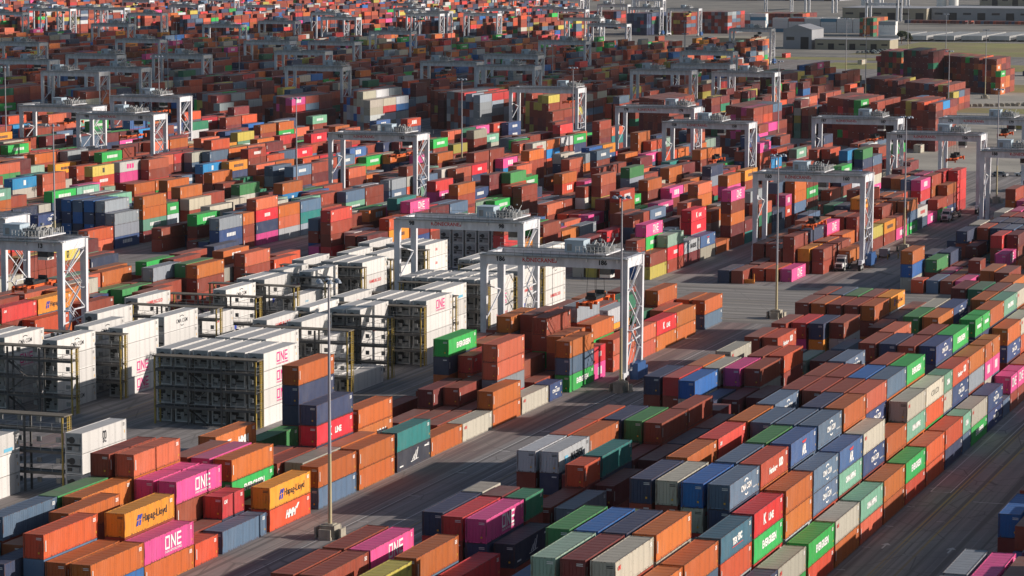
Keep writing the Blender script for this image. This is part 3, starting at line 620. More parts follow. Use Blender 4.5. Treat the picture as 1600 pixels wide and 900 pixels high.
 ('A4', 3, (395.0, -3118, 403.4, 1111, 418.9, 303111, 433.1, 1120, 445.8, -13, 453.7, 271110, 467.3, -2227, 479.0, 1131, 491.8, 151129, 509.2, 11, 523.2, 111119, 538.9, -1111, 591.5, 1341, 604.3, 26, 617.2, 22101333, 630.1, 2213, 643.0, 1011, 657.5, 12131110, 670.2, 2936, 683.1, 1230, 696.0, 18151231, 708.9, 1522, 721.8, 15, 734.6, -16, 744.2, 29161114, 756.9, 1326, 769.8, 3511, 782.7, 1123, 795.6, 41, 808.5, 11, 821.3, 32332912, 834.2, 11111136, 847.1, 11, 860.0, 11133222)),
 ('A4', 4, (395.0, 153713, 407.9, -104420, 416.3, 301112, 433.1, 111111, 447.3, 281114, 462.7, 101137, 475.6, 1131, 488.5, 1111, 506.6, 111111, 520.8, 1136, 537.6, 1111, 585.0, 15111115, 597.9, 1010, 623.7, 142920, 636.6, 1122, 649.4, 1114, 662.3, 101811, 675.2, 121427, 688.1, 20301313, 701.0, 101414, 713.9, 102230, 726.8, 13, 759.0, 27101029, 777.6, 15181126, 790.3, 1111, 805.0, 132210, 817.7, 1510111010, 830.6, 20, 843.5, 2235, 856.4, 1113, 869.2, 13261326)),
 ('A4', 5, (395.0, 1310, 407.9, 141230, 426.6, 231111, 442.1, 111111, 455.0, 1111, 469.2, 222514, 482.1, 251010, 500.7, 221130, 515.6, 131111, 531.1, 111122, 585.0, 20, 597.9, 311411, 614.4, 111119, 627.1, 153722, 640.0, 272243, 652.9, 1110, 665.8, 2737, 678.6, 4020, 691.5, 29, 704.4, 271013, 717.3, 12273214, 730.2, 32, 756.0, 10, 768.9, 122024, 781.8, 2613, 807.5, 1316, 820.4, 11, 833.3, 293013, 846.2, 13102327, 859.1, 2513, 872.0, 262412)),
 ('A4', 6, (407.9, 432614, 420.8, -151031, 429.2, 161111, 442.1, 1114, 457.6, 251111, 470.5, 301135, 486.0, 371110, 501.4, 1111, 514.3, 1130, 531.1, 2226, 591.5, 231126, 604.3, 132037, 617.2, 102530, 630.1, 321336, 643.0, 131110, 655.9, -36, 665.1, 35152015, 677.8, 442910, 690.7, 301012, 703.6, 11, 716.5, 43, 729.4, -13371212, 735.9, 3629111110, 750.1, 1110, 762.8, 40272237, 775.7, 13, 788.6, 41112723, 801.5, 12112818, 814.4, 132215, 827.2, 431113, 840.1, 1115, 853.0, 121825, 865.9, 221013)),
 ('A5', 1, (455.0, 121111, 467.9, 1411, 483.4, 1137, 497.6, 441111, 510.5, 1111, 523.4, 1122, 584.7, 222729, 597.4, -111110, 604.6, 21221614, 617.3, 391410, 630.2, 293325, 643.1, 1311, 658.1, 133525, 670.8, 131111, 683.7, 11, 696.6, 13, 709.5, 103525, 722.4, 1126, 735.7, 431114, 748.4, 292216, 761.3, 11, 774.2, 242420, 787.1, 111111, 800.0, 10111341, 812.8, 11122410, 825.7, 15401140, 838.6, 41392230, 851.5, 3913, 864.4, 3336131111, 877.3, 32113314)),
 ('A5', 2, (455.0, 261111, 470.5, 151110, 484.7, 121111, 498.7, 414444, 513.0, 121145, 527.2, 1111, 585.0, 27, 597.9, 111125, 610.8, 111323, 623.7, 3512, 636.6, 321035, 649.4, 181111, 662.3, 13, 675.2, 131040, 693.9, 132629, 706.6, 40123711, 719.5, 1632, 732.4, 252841, 745.3, 111511, 758.1, 11141311, 771.0, 29111111, 783.9, 321110, 796.8, 12111114, 809.7, 103116, 822.6, 153014, 835.5, 1011, 848.4, 12111314, 861.3, 1827, 874.2, 18133715)),
 ('A5', 3, (455.0, 161122, 470.5, 251111, 484.7, 1111, 498.9, 1111, 513.0, 1111, 525.7, 113513, 585.0, 13, 597.9, 1311, 610.8, 131214, 623.7, 111137, 636.6, 1315, 649.4, 111215, 662.3, 4430, 688.1, 20, 701.0, 231313, 713.9, 11, 726.8, 111511, 739.7, 1526, 752.6, 1215, 778.3, 22, 791.2, 111412, 804.1, 40352211, 817.0, 1130, 829.9, 22, 842.8, 1320101115, 855.7, 30131339, 868.6, 302511, 881.5, 37)),
 ('A5', 4, (455.0, 141137, 467.9, 131131, 480.8, 112214, 493.7, 39151312, 506.6, 27181216, 519.4, 232320, 532.3, 1111, 591.4, 121130, 604.1, 30, 617.0, 141022, 629.9, 104336, 642.8, 2512, 655.6, 132228, 681.4, 1139, 694.3, 2915, 707.2, 141610, 720.1, 1137, 733.0, 334335, 745.9, 1137, 758.8, 113011, 771.7, 111313, 784.5, 261314, 797.4, 163331, 810.3, 13131530, 849.0, 13111111, 861.9, 1122, 874.8, 26)),
 ('A5', 5, (455.0, 1529, 467.9, 311429, 480.8, 142613, 493.7, 121130, 506.6, 25222730, 519.4, 121315, 532.3, 13, 597.9, 2213, 623.7, 1537, 636.6, -262210, 645.7, 11222410, 658.4, 281031, 671.3, 131011, 684.2, 1813, 697.1, 11, 710.0, 221211, 722.8, 151318, 735.7, 1425, 752.2, 11251110, 764.9, 113710, 777.8, 113211, 790.7, 131135, 803.6, 282211, 816.5, 11131329, 829.3, 30132511, 842.2, 10111115, 855.1, 3710132011, 868.0, 14, 880.9, 123730)),
 ('A5', 6, (461.4, 1513, 474.3, 1211, 487.2, 11111611, 500.1, 162928, 513.0, 37, 525.9, 412913, 584.9, 1111, 597.6, 2711, 610.5, 413037, 623.4, 2914, 636.3, 1125, 649.1, 1311, 662.0, 3213, 674.9, 2512, 687.8, 3012, 700.7, 1141, 713.6, 25, 726.5, 13, 739.4, 231113, 752.3, 101013, 765.2, 15, 778.0, 1535, 790.9, 3018, 803.8, 37, 816.7, 221313, 829.6, 11362611, 842.5, 30371113, 855.4, 292513, 868.3, 132620, 881.2, 133528)),
 ('A6', 1, (500.0, 1011, 512.9, 102926, 525.8, 2527, 574.1, 1412, 587.1, 272929, 601.4, 13351010, 614.1, -304030, 626.0, 131137, 638.7, 1122, 651.6, 15, 664.5, 18, 677.4, 30, 690.2, 2725, 703.1, 29, 716.0, -11, 725.4, 201114, 738.1, 2010, 751.0, 40, 763.9, 1311, 776.8, 101820, 789.6, 1235, 802.5, 13, 815.4, 32, 828.3, 2935, 841.2, 3011, 854.1, 431529, 867.0, 2337, 879.9, 1132)),
 ('A6', 2, (500.0, 202512, 512.9, 371127, 525.8, 1311, 588.0, 14222229, 600.7, 111013, 613.6, 371313, 627.1, 26111110, 639.8, 141111, 652.7, 1237, 665.6, 11, 678.5, 2913, 694.3, 11271126, 707.0, 29121311, 719.9, 121422, 732.8, 121630, 745.7, 2929, 758.5, 32, 771.4, 35, 784.3, 121325, 797.2, 3731, 810.1, 10, 823.0, 11, 848.8, 1113, 861.7, 111813, 874.6, 1543)),
 ('A6', 3, (506.4, 1312, 519.3, 10, 532.2, 303937, 588.0, 13232223, 600.7, 1012, 613.6, 111222, 626.5, 1311, 652.2, 11, 667.4, 303731, 693.0, 13, 705.9, 221113, 718.8, 11121511, 731.6, 13221526, 744.5, 2213, 757.4, 22, 770.3, 18, 783.2, 3724, 796.1, -141310, 804.9, 44231130, 822.0, 121144, 834.7, 25, 847.6, 11, 860.5, 20, 873.4, 1322, 886.2, 11)),
 ('A6', 4, (500.0, 271212, 512.9, 121135, 525.8, 101212, 588.0, 11222325, 600.7, 11122235, 613.6, 393325, 626.5, 1322, 639.4, 1322, 652.2, 1032, 665.1, 11, 678.0, 3032, 694.4, 15112926, 707.1, 112022, 720.0, 133710, 732.9, 1110, 745.8, 1312, 758.6, 11, 777.6, 202710, 790.3, 222211, 803.2, 11304411, 816.1, 112322, 829.0, 1113, 847.8, 11131137, 873.4, 26, 886.3, 1329)),
 ('A6', 5, (500.0, 201120, 512.9, 13, 525.8, 111418, 588.0, 40232223, 600.7, 20201013, 613.6, 11, 626.5, 11, 639.4, 2225, 652.2, 3511, 669.9, 161111, 682.6, 2918, 695.1, 372610, 720.7, 292711, 733.6, 111311, 746.5, 1111, 759.4, -2518, 766.2, 111030, 778.9, 133037, 791.8, 14113313, 804.7, 252911, 830.5, 1310, 849.7, 112020, 867.1, 113735, 879.8, -1330, 888.7, 43412727)),
 ('A6', 6, (519.3, 122016, 532.2, 131341, 577.8, 283727, 590.2, 25222222, 602.9, 20111039, 615.8, 111111, 628.7, 3213, 643.8, 26434310, 656.5, 1115, 669.6, 11371110, 682.3, 221132, 696.7, 37361114, 709.4, 10112710, 722.3, 2022, 735.2, 312715, 761.0, 10121228, 773.8, 122614, 786.7, 11121022, 812.5, 11371116, 825.4, 101112, 840.4, 32301114, 853.1, 11122632, 866.0, 10131420, 882.4, 14151143)),
 ('A7', 1, (600.0, 11221035, 612.9, 2622, 625.8, -1037, 632.9, 142530, 645.6, 221135, 658.5, 2040, 697.1, 11, 722.9, 11, 735.8, 142218, 748.7, 14221143, 761.6, 111212, 787.4, 1112, 800.3, 3016, 813.2, 112613, 826.0, 2522, 838.9, 22, 851.8, 2211, 864.7, 101111, 877.6, 11)),
 ('A7', 2, (600.0, 11131113, 612.9, 141011, 625.8, 1011, 638.7, 2011, 651.6, 353120, 664.4, 37, 703.1, 11, 724.9, 291124, 737.6, 1314, 750.5, 303729, 763.4, 1111, 776.3, 273325, 789.1, 201816, 814.9, 131011, 827.8, 2425, 840.7, 4311, 853.6, 1113, 866.5, 151137, 879.4, 1111)),
 ('A7', 3, (606.5, 13292937, 619.3, 2230, 632.2, 2218, 645.1, 2526, 658.0, 3311, 670.9, 30, 688.7, 1110, 701.4, 3010, 717.4, 1126, 735.5, 27121125, 748.2, 29262210, 761.1, 11102614, 774.0, 14301513, 786.9, 1511, 799.8, 222512, 812.6, 2213, 825.5, 151114, 838.4, 12, 851.3, -1313, 860.8, 11271129, 873.5, 131015, 886.4, 37)),
 ('A7', 4, (600.0, 15221411, 612.9, 2711, 625.8, 1311, 638.7, 1210, 651.6, 1026, 664.4, 1011, 677.3, -1236, 689.7, 1113, 703.2, 32161114, 715.9, 1013, 730.0, 32122537, 742.7, 3524121512, 755.6, 13152044, 768.5, 111111, 781.4, 444143, 807.1, -131113, 813.8, 28271116, 826.5, 183736, 840.9, 11161114, 853.6, 10, 866.5, 15, 879.4, 111137, 894.5, 41372217)),
 ('A7', 5, (600.0, 263215, 612.9, 291820, 625.8, -111123, 633.8, 22223824, 649.2, 27351414, 661.9, 1410, 676.3, 12144345, 691.8, 22112142, 704.5, -113737, 712.0, 11271114, 724.7, 26111315, 737.6, 23151113, 750.5, 28, 763.4, 3711, 776.2, 132237, 789.1, 131137, 802.0, 1027, 814.9, 141211, 827.8, 301123, 840.7, 1322, 853.6, 1510, 866.5, 11, 879.4, 112513)),
 ('A7', 6, (606.5, 251311, 619.3, 221123, 632.2, 261212, 645.1, 18151233, 658.0, 131137, 670.9, 12, 683.8, 35, 696.7, 271115, 709.6, 112711, 722.5, 37111115, 735.3, 1113, 748.2, 1413292814, 761.1, 1420, 774.0, 131811, 786.9, 30241510, 803.4, 11121115, 816.1, 22, 829.0, 13113313, 841.9, 112412, 854.8, 1311, 868.7, 351118, 881.4, 22221628)),
 ('A8', 1, (620.0, 111127, 632.9, 33133011, 645.8, 2540, 658.7, 1012, 671.6, 3632, 684.4, 1529, 697.3, -11, 706.4, 111112, 721.4, 11121130, 734.1, 241111, 747.0, 222513, 759.9, 122713, 772.8, 122413, 798.5, 321318, 811.4, 10183544, 824.3, 2935, 837.2, 3026, 850.1, 1131, 863.0, 1026, 888.8, 261110)),
 ('A8', 2, (620.0, 112212, 632.9, 15263024, 658.7, 201211, 671.6, 2925, 684.4, 1341, 697.3, 16, 710.2, 10, 723.1, 401213, 736.0, 18301411, 748.9, 1813, 761.8, 25, 774.7, 3613, 787.6, 2911, 800.5, 274111, 813.3, 333630, 826.2, 1213, 839.1, 1212, 852.0, 23, 864.9, 1111, 877.8, 1018, 890.7, 132311)),
 ('A8', 3, (620.0, 30112613, 632.9, 1315, 645.8, 11301212, 658.7, 22223130, 673.2, 11133114, 685.9, 26, 698.8, 11, 711.7, 25, 724.6, 13121011, 737.5, 202222, 750.3, 372511, 763.2, 11162614, 776.1, 11391310, 789.0, 133010, 801.9, 1011, 814.8, 11181027, 827.7, 131311, 840.6, 28, 853.5, 1135, 866.3, 3322, 879.2, 4411, 892.1, 14)),
 ('A8', 4, (620.0, 31251130, 632.9, 111313, 645.8, 15111511, 671.6, 111114, 684.4, 25111313, 697.3, 2513, 710.4, 121118, 723.1, 431314, 736.0, 221118, 748.9, 29162713, 761.8, 25292911, 774.6, 25, 787.5, 263018, 800.4, 2611, 813.3, 11112312, 826.2, 10141313, 839.1, -1125, 847.6, 11111110, 862.1, 44363010, 874.8, 124414, 887.7, 1013)),
 ('A8', 5, (620.0, 12292911, 632.9, 13131135, 645.8, 3013, 658.7, 163911, 671.6, 413016, 684.4, 13131310, 697.3, 112236, 723.1, 13101329, 736.0, 223537, 748.9, 3314, 774.7, 2725252913, 787.6, 11121513, 800.5, 4311, 813.3, 35113013, 826.2, 11, 839.1, 31, 852.0, 101015, 864.9, 25122241, 877.8, 141125, 896.6, 25251135)),
 ('A8', 6, (620.0, 1111, 632.9, 331112, 645.8, 30153211, 658.7, 35394123, 671.6, 101210, 684.4, 12371011, 697.3, -13111829, 709.4, 40251110, 722.1, 29221111, 735.0, 20142629, 747.9, 101241, 760.8, 18, 773.6, 13133311, 786.5, 25, 799.4, 201837, 825.2, 131043, 838.1, 331115, 851.0, 26111523, 863.9, 314127, 876.8, 10301322, 889.7, 3737)),
 ('A9', 1, (660.0, 25252036, 672.9, 20131011, 685.8, 14243937, 698.7, 30102613, 711.6, 20111022, 724.4, 261111, 737.3, 111314, 750.2, 153012, 763.1, 151130, 776.0, 26152525, 788.9, 25272213, 801.8, 11372013, 814.7, 14111524, 827.6, 37132211, 840.5, 152511, 853.3, 12113932, 866.2, 1211, 879.1, 14101311, 892.0, 10101212)),
 ('A9', 2, (660.0, 1422, 672.9, 183213, 698.7, 271325, 711.6, 291337, 724.4, 352637, 737.3, 20113730, 750.2, 121616, 763.1, 1014, 776.0, 231611, 788.9, 1113, 801.8, 37102230, 814.7, 1211112028, 827.6, 233713, 840.5, 10131127, 853.3, 13131326, 866.2, 2927, 879.1, 1311, 892.0, 1328133713)),
 ('A9', 3, (666.5, 10441111, 679.3, 16112427, 692.2, 11133725, 705.1, 13101122, 718.0, 251411, 730.9, 25121312, 743.8, 12251110, 756.7, 302535, 782.5, 25261113, 795.3, 12261336, 808.2, 102924, 821.1, 101413, 834.0, 13101213, 846.9, 102610, 859.8, 3022362512, 872.7, 13271116, 885.6, 12352511)),
 ('A9', 4, (660.0, 1113, 685.8, 18371111, 698.7, 43, 711.6, 16, 724.4, 11124415, 737.3, 2537, 750.2, 221241, 763.1, 2813, 776.0, 322037, 788.9, 141218, 801.8, 23, 814.7, 11282625, 827.6, 25251011, 840.5, 1026, 853.3, 11, 866.2, 2443, 879.1, 14111315, 892.0, 14)),
 ('A9', 5, (672.9, 1011151327, 685.8, 37241133, 711.6, 12111125, 724.4, 32274115, 737.3, 1137, 750.2, 10291037, 763.1, 27, 776.0, 10101313, 788.9, 121215, 801.8, 12, 814.7, 151127, 827.6, 11, 840.5, 353011, 853.3, 1111, 866.2, 15111111, 879.1, 1126, 892.0, 20131513)),
 ('A9', 6, (672.9, 144411, 685.8, 20, 698.7, 13131135, 711.6, 25111544, 724.4, 3211, 737.3, 30, 750.2, 22251511, 763.1, 12291111, 776.0, 11134432, 788.9, 2311, 801.8, 32, 814.7, 1429, 827.6, 132020, 840.5, 15231133, 853.3, 22, 866.2, 121611, 879.1, 25, 892.0, 252711)),
 ('A10', 1, (702.9, 131311, 715.8, 2711, 728.7, 372830, 741.6, 35151212, 754.4, 1428, 767.3, 3025152222, 780.2, 11111118, 793.1, 133913, 806.0, 11131111, 818.9, 1120, 831.8, 1629, 844.7, 10163230, 857.6, 261114, 883.3, 152210)),
 ('A10', 2, (702.9, 30221011, 715.8, 1111, 728.7, 1329, 741.6, 13111314, 754.4, 2330, 767.3, 2511, 780.2, 181112, 793.1, 10, 806.0, 22291312, 818.9, 10, 831.8, 10, 844.7, 101332, 857.6, 413623, 870.5, 181011, 883.3, 392213)),
 ('A10', 3, (715.8, 13152914, 728.7, 3010, 741.6, 15352337, 754.4, 11, 767.3, 1027, 780.2, 3911, 793.1, 3239, 806.0, 3037, 818.9, 1316, 831.8, 401226, 844.7, 25, 857.6, 121016, 870.5, 11101313, 883.3, 151140)),
 ('A10', 4, (715.8, 28, 728.7, 1018, 741.6, 1422, 754.4, 1811, 767.3, 412037, 780.2, 11441144, 793.1, 131012, 806.0, 2511, 818.9, 12223039, 831.8, 1333111114, 844.7, 351027, 857.6, 1422, 870.5, 4035, 883.3, 262643)),
 ('A10', 5, (715.8, 30182211, 728.7, 2911111030, 741.6, 111111, 767.3, 1313, 780.2, 131014, 793.1, 22113215, 806.0, 112224, 818.9, 221335, 831.8, 114010, 844.7, 1529111413, 857.6, 10131135, 870.5, 13, 883.3, 1337)),
 ('A10', 6, (728.7, 141126, 741.6, 111326, 754.4, 13111111, 767.3, 1125, 780.2, 371020, 793.1, 1023353711, 806.0, 11371011, 818.9, 11222324, 831.8, 142623, 844.7, 14, 857.6, 131212, 870.5, 11, 883.3, 16301330)),
 ('A11', 1, (755.8, 22121511, 768.7, 11131016, 781.6, 13201125, 807.3, 3226, 820.2, 30, 833.1, 442626, 846.0, 132518, 858.9, 30, 871.8, 253710, 884.7, 11113744, 897.6, 31371111)),
 ('A11', 2, (781.6, 11101130, 794.4, 1122, 807.3, 13122510, 820.2, 13, 833.1, 1128, 846.0, 281020, 858.9, 13123312, 871.8, 121411, 884.7, 13, 897.6, 10111313)),
 ('A11', 3, (768.7, 27371322, 781.6, 103122, 794.4, 20111130, 807.3, 3116, 820.2, 3911, 833.1, 2028, 846.0, 1111, 858.9, 11251622, 871.8, 1310, 884.7, 32252311, 897.6, 3011)),
 ('A11', 4, (768.7, 412327, 781.6, 112213, 794.4, 1031, 807.3, 2611, 820.2, 11401113, 833.1, 11131511, 846.0, 11, 858.9, 392826, 871.8, 111213, 884.7, 11261412, 897.6, 111432)),
 ('A11', 5, (781.6, 12, 794.4, 111413, 807.3, 4415, 820.2, 111122, 833.1, 1211, 846.0, 313011, 858.9, 1130, 871.8, 351822, 884.7, 1125221129, 897.6, 11111211)),
 ('A11', 6, (781.6, 13201114, 794.4, 31301335, 807.3, 27111111, 820.2, 32101022, 833.1, 11, 846.0, 272626, 858.9, 29, 871.8, 1111, 884.7, 27121340, 897.6, 132214)),
 ('A12', 1, (811.6, 3713, 824.4, 25152614, 837.3, 113525, 850.2, 37253340, 863.1, 3043, 876.0, 11291310, 888.9, 14261111)),
 ('A12', 2, (811.6, 18151115, 824.4, 36371120, 837.3, 182011, 850.2, 12361415, 863.1, 151337, 876.0, 123743, 888.9, 35223236)),
 ('A12', 3, (811.6, 221510, 824.4, 2213, 837.3, 11203010, 850.2, 13133925, 863.1, 11202011, 876.0, 151111, 888.9, 1315)),
 ('A12', 4, (824.4, 20, 837.3, 13221222, 850.2, 16112313, 863.1, 3010, 876.0, 131125, 888.9, 18131112)),
 ('A12', 5, (824.4, 14291313, 837.3, 24442722, 850.2, 1311111110, 863.1, 131411, 876.0, 15261113, 888.9, 222626)),
 ('A12', 6, (837.3, 273010, 850.2, 123927, 863.1, 3513, 876.0, 10, 888.9, 251137)),
 ('A13', 1, (867.3, 29112626, 880.2, 30141313, 893.1, 131220)),
 ('A13', 2, (867.3, 22, 893.1, 1122121113)),
 ('A13', 3, (873.8, 11, 886.7, 111220)),
 ('A13', 4, (880.2, 11252920, 893.1, 2011)),
 ('A13', 5, (880.2, 141144, 893.1, 37351822)),
 ('A13', 6, (886.7, 4412)),
]
BLOCKX = {'C':-36,'B2':-71.6,'B1':-101.4,'A':-139.5,'A2':-171,'A3':-203.2,'A4':-239.7,'A5':-275.3,'A6':-302.6,'A7':-343.2,
          'A8':-375.5,'A9':-411.1,'A10':-443.4,'A11':-479,'A12':-511,'A13':-547,'A14':-579}
TIER = 2.70
rng = random.Random(11)
boxes = []      # dict per container
for block, row, nums in DATA:
    bx = BLOCKX[block]
    for u, packed in zip(nums[0::2], nums[1::2]):
        half = packed < 0; packed = str(abs(packed))
        codes = [CODES[int(packed[i:i+2])-10] for i in range(0, len(packed), 2)]
        if block == 'A3' and row >= 2 and u < 592: continue
        xr = bx - 2.9*(row-1)
        for k, c in enumerate(codes):
            boxes.append(dict(b=block, row=row, x=xr-1.22, y=u, z=TIER*k, c=c, half=half, L=6.06 if half else 12.19,
                              tier=k, n=len(codes)))

# reefers: (row right edge start, near end, tiers of rows 1-6 from the right)
REEFERS = [
 (-171.0, 309.6, (0,0,0,3,3,3)), (-171.0, 322.0, (3,0,0,0,0,0)), (-171.0, 375.7+2.0, (4,4,4,4,4,4)),
 (-171.0, 391.6, (0,0,4,4,4,3)), (-171.0, 411.6, (1,1,3,4,0,4)), (-171.0, 428.6, (0,0,4,4,0,4)), (-171.0, 443.0, (4,4,4,4,0,4)),
 (-171.0, 457.9, (0,4,4,0,0,3)), (-171.0, 474.2, (4,4,4,4,4,4)), (-171.0, 489.0, (4,4,4,4,3,3)), (-171.0, 506.2-2.2, (5,4,4,4,4,4)),
 (-202.6, 379.7, (0,4,0,0,4,4)), (-202.6, 395.3, (4,0,4,0,0,3)), (-202.6, 409.6, (4,3,0,0,4,0)), (-202.6, 429.6, (0,3,0,0,0,4)),
 (-202.6, 445.2, (1,0,4,0,0,0)), (-202.6, 461.2, (3,0,4,4,0,0)), (-202.6, 475.1, (0,4,0,4,0,0)), (-202.6, 492.0, (4,4,4,0,4,0)),
 (-202.6, 506.6, (3,4,0,4,0,0)), (-202.6, 524.4, (4,4,4,0,4,0)), (-203.2, 579.0, (0,4,4,4,4,4)),
]
RACKS = [(-173.9, 322.5, 0), (-171.0, 375.2, 0), (-171.0, 409.3, 0), (-171.0, 426.3, 0), (-171.0, 440.8, 0), (-171.0, 455.7, 0),
         (-171.0, 472.0, 0), (-171.0, 486.8, 0), (-171.0, 502.0, 0),
         (-201.8, 377.4, 0), (-201.8, 393.1, 0), (-201.8, 427.4, 0), (-201.8, 443.0, 0), (-201.8, 459.0, 0),
         (-201.8, 472.9, 0), (-201.8, 489.8, 0), (-201.8, 504.4, 0), (-201.8, 522.2, 0)]
RTEXT = {(375.7+2.0, 1): 'NNN-', (395.3, 1): 'NN--', (443.0, 1): 'VN-N', (322.0, 1): 'Y', }
rboxes = []
rr = random.Random(5)
for (xr, u, tiers) in REEFERS:
    for i, T in enumerate(tiers):
        for k in range(T):
            lt = rr.choice('-----VCCNlHM')
            if abs(u-377.7) < .1 and i == 0: lt = '-NNN'[k]
            elif abs(u-395.3) < .1 and i == 0: lt = 'NN--'[k]
            elif abs(u-443.0) < .1 and i == 0: lt = 'C-NN'[k] if k != 2 else '-'
            elif abs(u-322.0) < .1: lt = '-lY'[k]
            elif abs(u-409.6) < .1 and i == 0: lt = '---C'[k]
            rboxes.append(dict(b='reefer', row=i+1, x=xr-2.95*i-1.22, y=u, z=TIER*k, c=lt, half=False, L=12.19, tier=k, n=T, u=u))

# ---- which containers can be seen, and how large: rays from the camera against all boxes
def box_faces(lst):
    vs, fs, own = [], [], []
    for idx, q in lst:
        x0, x1, y0, y1, z0, z1 = q['x']-1.22, q['x']+1.22, q['y'], q['y']+q['L'], q['z'], q['z']+HC
        n = len(vs)
        vs += [(x0,y0,z0),(x1,y0,z0),(x1,y1,z0),(x0,y1,z0),(x0,y0,z1),(x1,y0,z1),(x1,y1,z1),(x0,y1,z1)]
        for f in ((4,5,6,7),(0,1,5,4),(1,2,6,5),(2,3,7,6),(3,0,4,7)):
            fs.append(tuple(n+i for i in f)); own.append(idx)
    return vs, fs, own
everything = boxes + rboxes
vs, fs, own = box_faces(list(enumerate(everything)))
bvh = BVHTree.FromPolygons([Vector(v) for v in vs], fs)
eye = Vector((0, 0, CAM_H))
for i, q in enumerate(everything):
    x, y, z, L = q['x'], q['y'], q['z'], q['L']
    pts = [(x+1.22, y+L*a, z+h, 2.6*L/9) for a in (.12, .5, .88) for h in (.35, 1.3, 2.4)] + \
          [(x-.8, y+.0, z+1.3, .8), (x+.8, y, z+1.3, .8), (x, y, z+2.3, .8)] + \
          [(x+dx, y+L*a, z+HC, .12*L) for a in (.15, .6, .9) for dx in (-.8, .8)]
    sc = 0.0
    for (px, py, pz, w) in pts:
        sx, sy = project(px, py, pz)
        if not (-6 < sx < 1606 and -6 < sy < 906): continue
        d = Vector((px, py, pz)) - eye; dist = d.length; d.normalize()
        hit = bvh.ray_cast(eye, d)
        if hit[0] is not None and (own[hit[2]] == i or hit[3] > dist - 0.05): sc += w/(dist*dist)
    q['score'] = sc * 1e5

vis = sorted([q for q in boxes if q['score'] > 0], key=lambda q: -q['score'])
chosen = vis[:300]
for q in chosen: q['own'] = True

ORD = ['zeroth','first','second','third','fourth','fifth','sixth','seventh','eighth','ninth','tenth','eleventh','twelfth',
       'thirteenth','fourteenth','fifteenth','sixteenth','seventeenth','eighteenth','nineteenth','twentieth','twenty-first',
       'twenty-second','twenty-third','twenty-fourth','twenty-fifth','twenty-sixth','twenty-seventh','twenty-eighth']
TIERW = ['ground', 'second', 'third', 'fourth', 'fifth']
def blockname(q):
    far = q['y'] > 560
    return {'C': 'right edge block', 'B2': 'lower right block', 'B1': 'lower centre block', 'A': 'lower left block',
            'A4': 'left edge block', 'A5': 'far left block', 'A6': 'farthest left block'}.get(q['b'], q['b']) if not far else \
           {'C': 'far right edge block', 'B2': 'upper right block', 'B1': 'upper right-hand block', 'A': 'central crane block',
            'A2': 'second middle block', 'A3': 'third middle block', 'A4': 'fourth middle block', 'A5': 'fifth middle block',
            'A6': 'sixth middle block', 'A7': 'seventh middle block', 'A8': 'eighth middle block', 'A9': 'ninth middle block',
            'A10': 'tenth middle block', 'A11': 'eleventh middle block', 'A12': 'twelfth middle block', 'A13': 'thirteenth middle block',
            'A14': 'fourteenth middle block'}[q['b']]
def number_stacks(lst):
    rows = {}
    for q in lst:
        if q['score'] > 0: rows.setdefault((q['b'], q['row'], q['y'] > 560, round(q['x'])), set()).add(round(q['y'], 1))
    for q in lst:
        k = (q['b'], q['row'], q['y'] > 560, round(q['x']))
        if q['score'] > 0: q['nth'] = sorted(rows[k]).index(round(q['y'], 1)) + 1
number_stacks(boxes); 
used = set()
for q in chosen:
    o = make_container(q['x'], q['y'], q['z'], q['c'], q['half'])
    lab = '%s %s, %s tier, %s row from right, %s stack back, %s' % (CNAME[q['c']], 'container',
          TIERW[q['tier']], ORD[q['row']], ORD[min(q['nth'], 28)], blockname(q))
    lab = lab.replace('ground tier', 'ground tier')
    used.add(lab)
    tag(o, lab, 'container', 'shipping containers stacked in the yard')

# ---- everything smaller: one mesh of the remaining containers
ST = MB()
srng = random.Random(3)
def jit(c):
    rgb = PAL[c]; k = srng.uniform(0.62, 1.12)
    return (min(rgb[0]*k*srng.uniform(.95,1.05), .9), min(rgb[1]*k, .9), min(rgb[2]*k*srng.uniform(.92,1.08), .9))
WC = (0.72, 0.72, 0.70)
def stuff_box(x, y, z, L, c, letters=True, h=HC):
    col = jit(c)
    ST.box(x-1.22, x+1.22, y, y+L, z, z+h, 0, col, bottom=False)
    if letters and c in 'PCSKEXhHMARVAUNY' :
        n = {'P':3,'N':3,'C':6,'S':6,'K':4,'E':8,'X':3,'h':3,'H':8,'M':7,'A':3,'R':6,'V':7,'U':1,'Y':1}[c]
        tc = {'N':(.65,.03,.2),'V':(.5,.03,.03),'H':(.03,.03,.05),'Y':(.03,.03,.03)}.get(c, WC)
        w = {3: 1.15, 1: 1.2}.get(n, 0.62); s = L/12.19
        tot = n*w*1.28*s; y0 = y+L*.52-tot/2
        zz0, zz1 = (0.75, 2.0) if n in (3, 1) else (0.95, 1.75)
        for i in range(n):
            a = y0+i*w*1.28*s; X = x+1.228
            ST.quad((X, a, z+zz0), (X, a+w*s, z+zz0), (X, a+w*s, z+zz1), (X, a, z+zz1), 0, tc)
    elif letters and c in 'orqcmkns':
        X = x+1.228; a = y+.45
        ST.quad((X, a, z+.9), (X, a+.18, z+.9), (X, a+.18, z+1.9), (X, a, z+1.9), 0, WC)
    # darker door gear on the near end, white number patch
    if letters and srng.random() < .5:
        ST.quad((x+.35, y-.02, z+2.15), (x+.95, y-.02, z+2.15), (x+.95, y-.02, z+2.3), (x+.35, y-.02, z+2.3), 0, WC)
for q in boxes:
    if not q.get('own'):
        stuff_box(q['x'], q['y'], q['z'], q['L'], q['c'], q['score'] > 0)

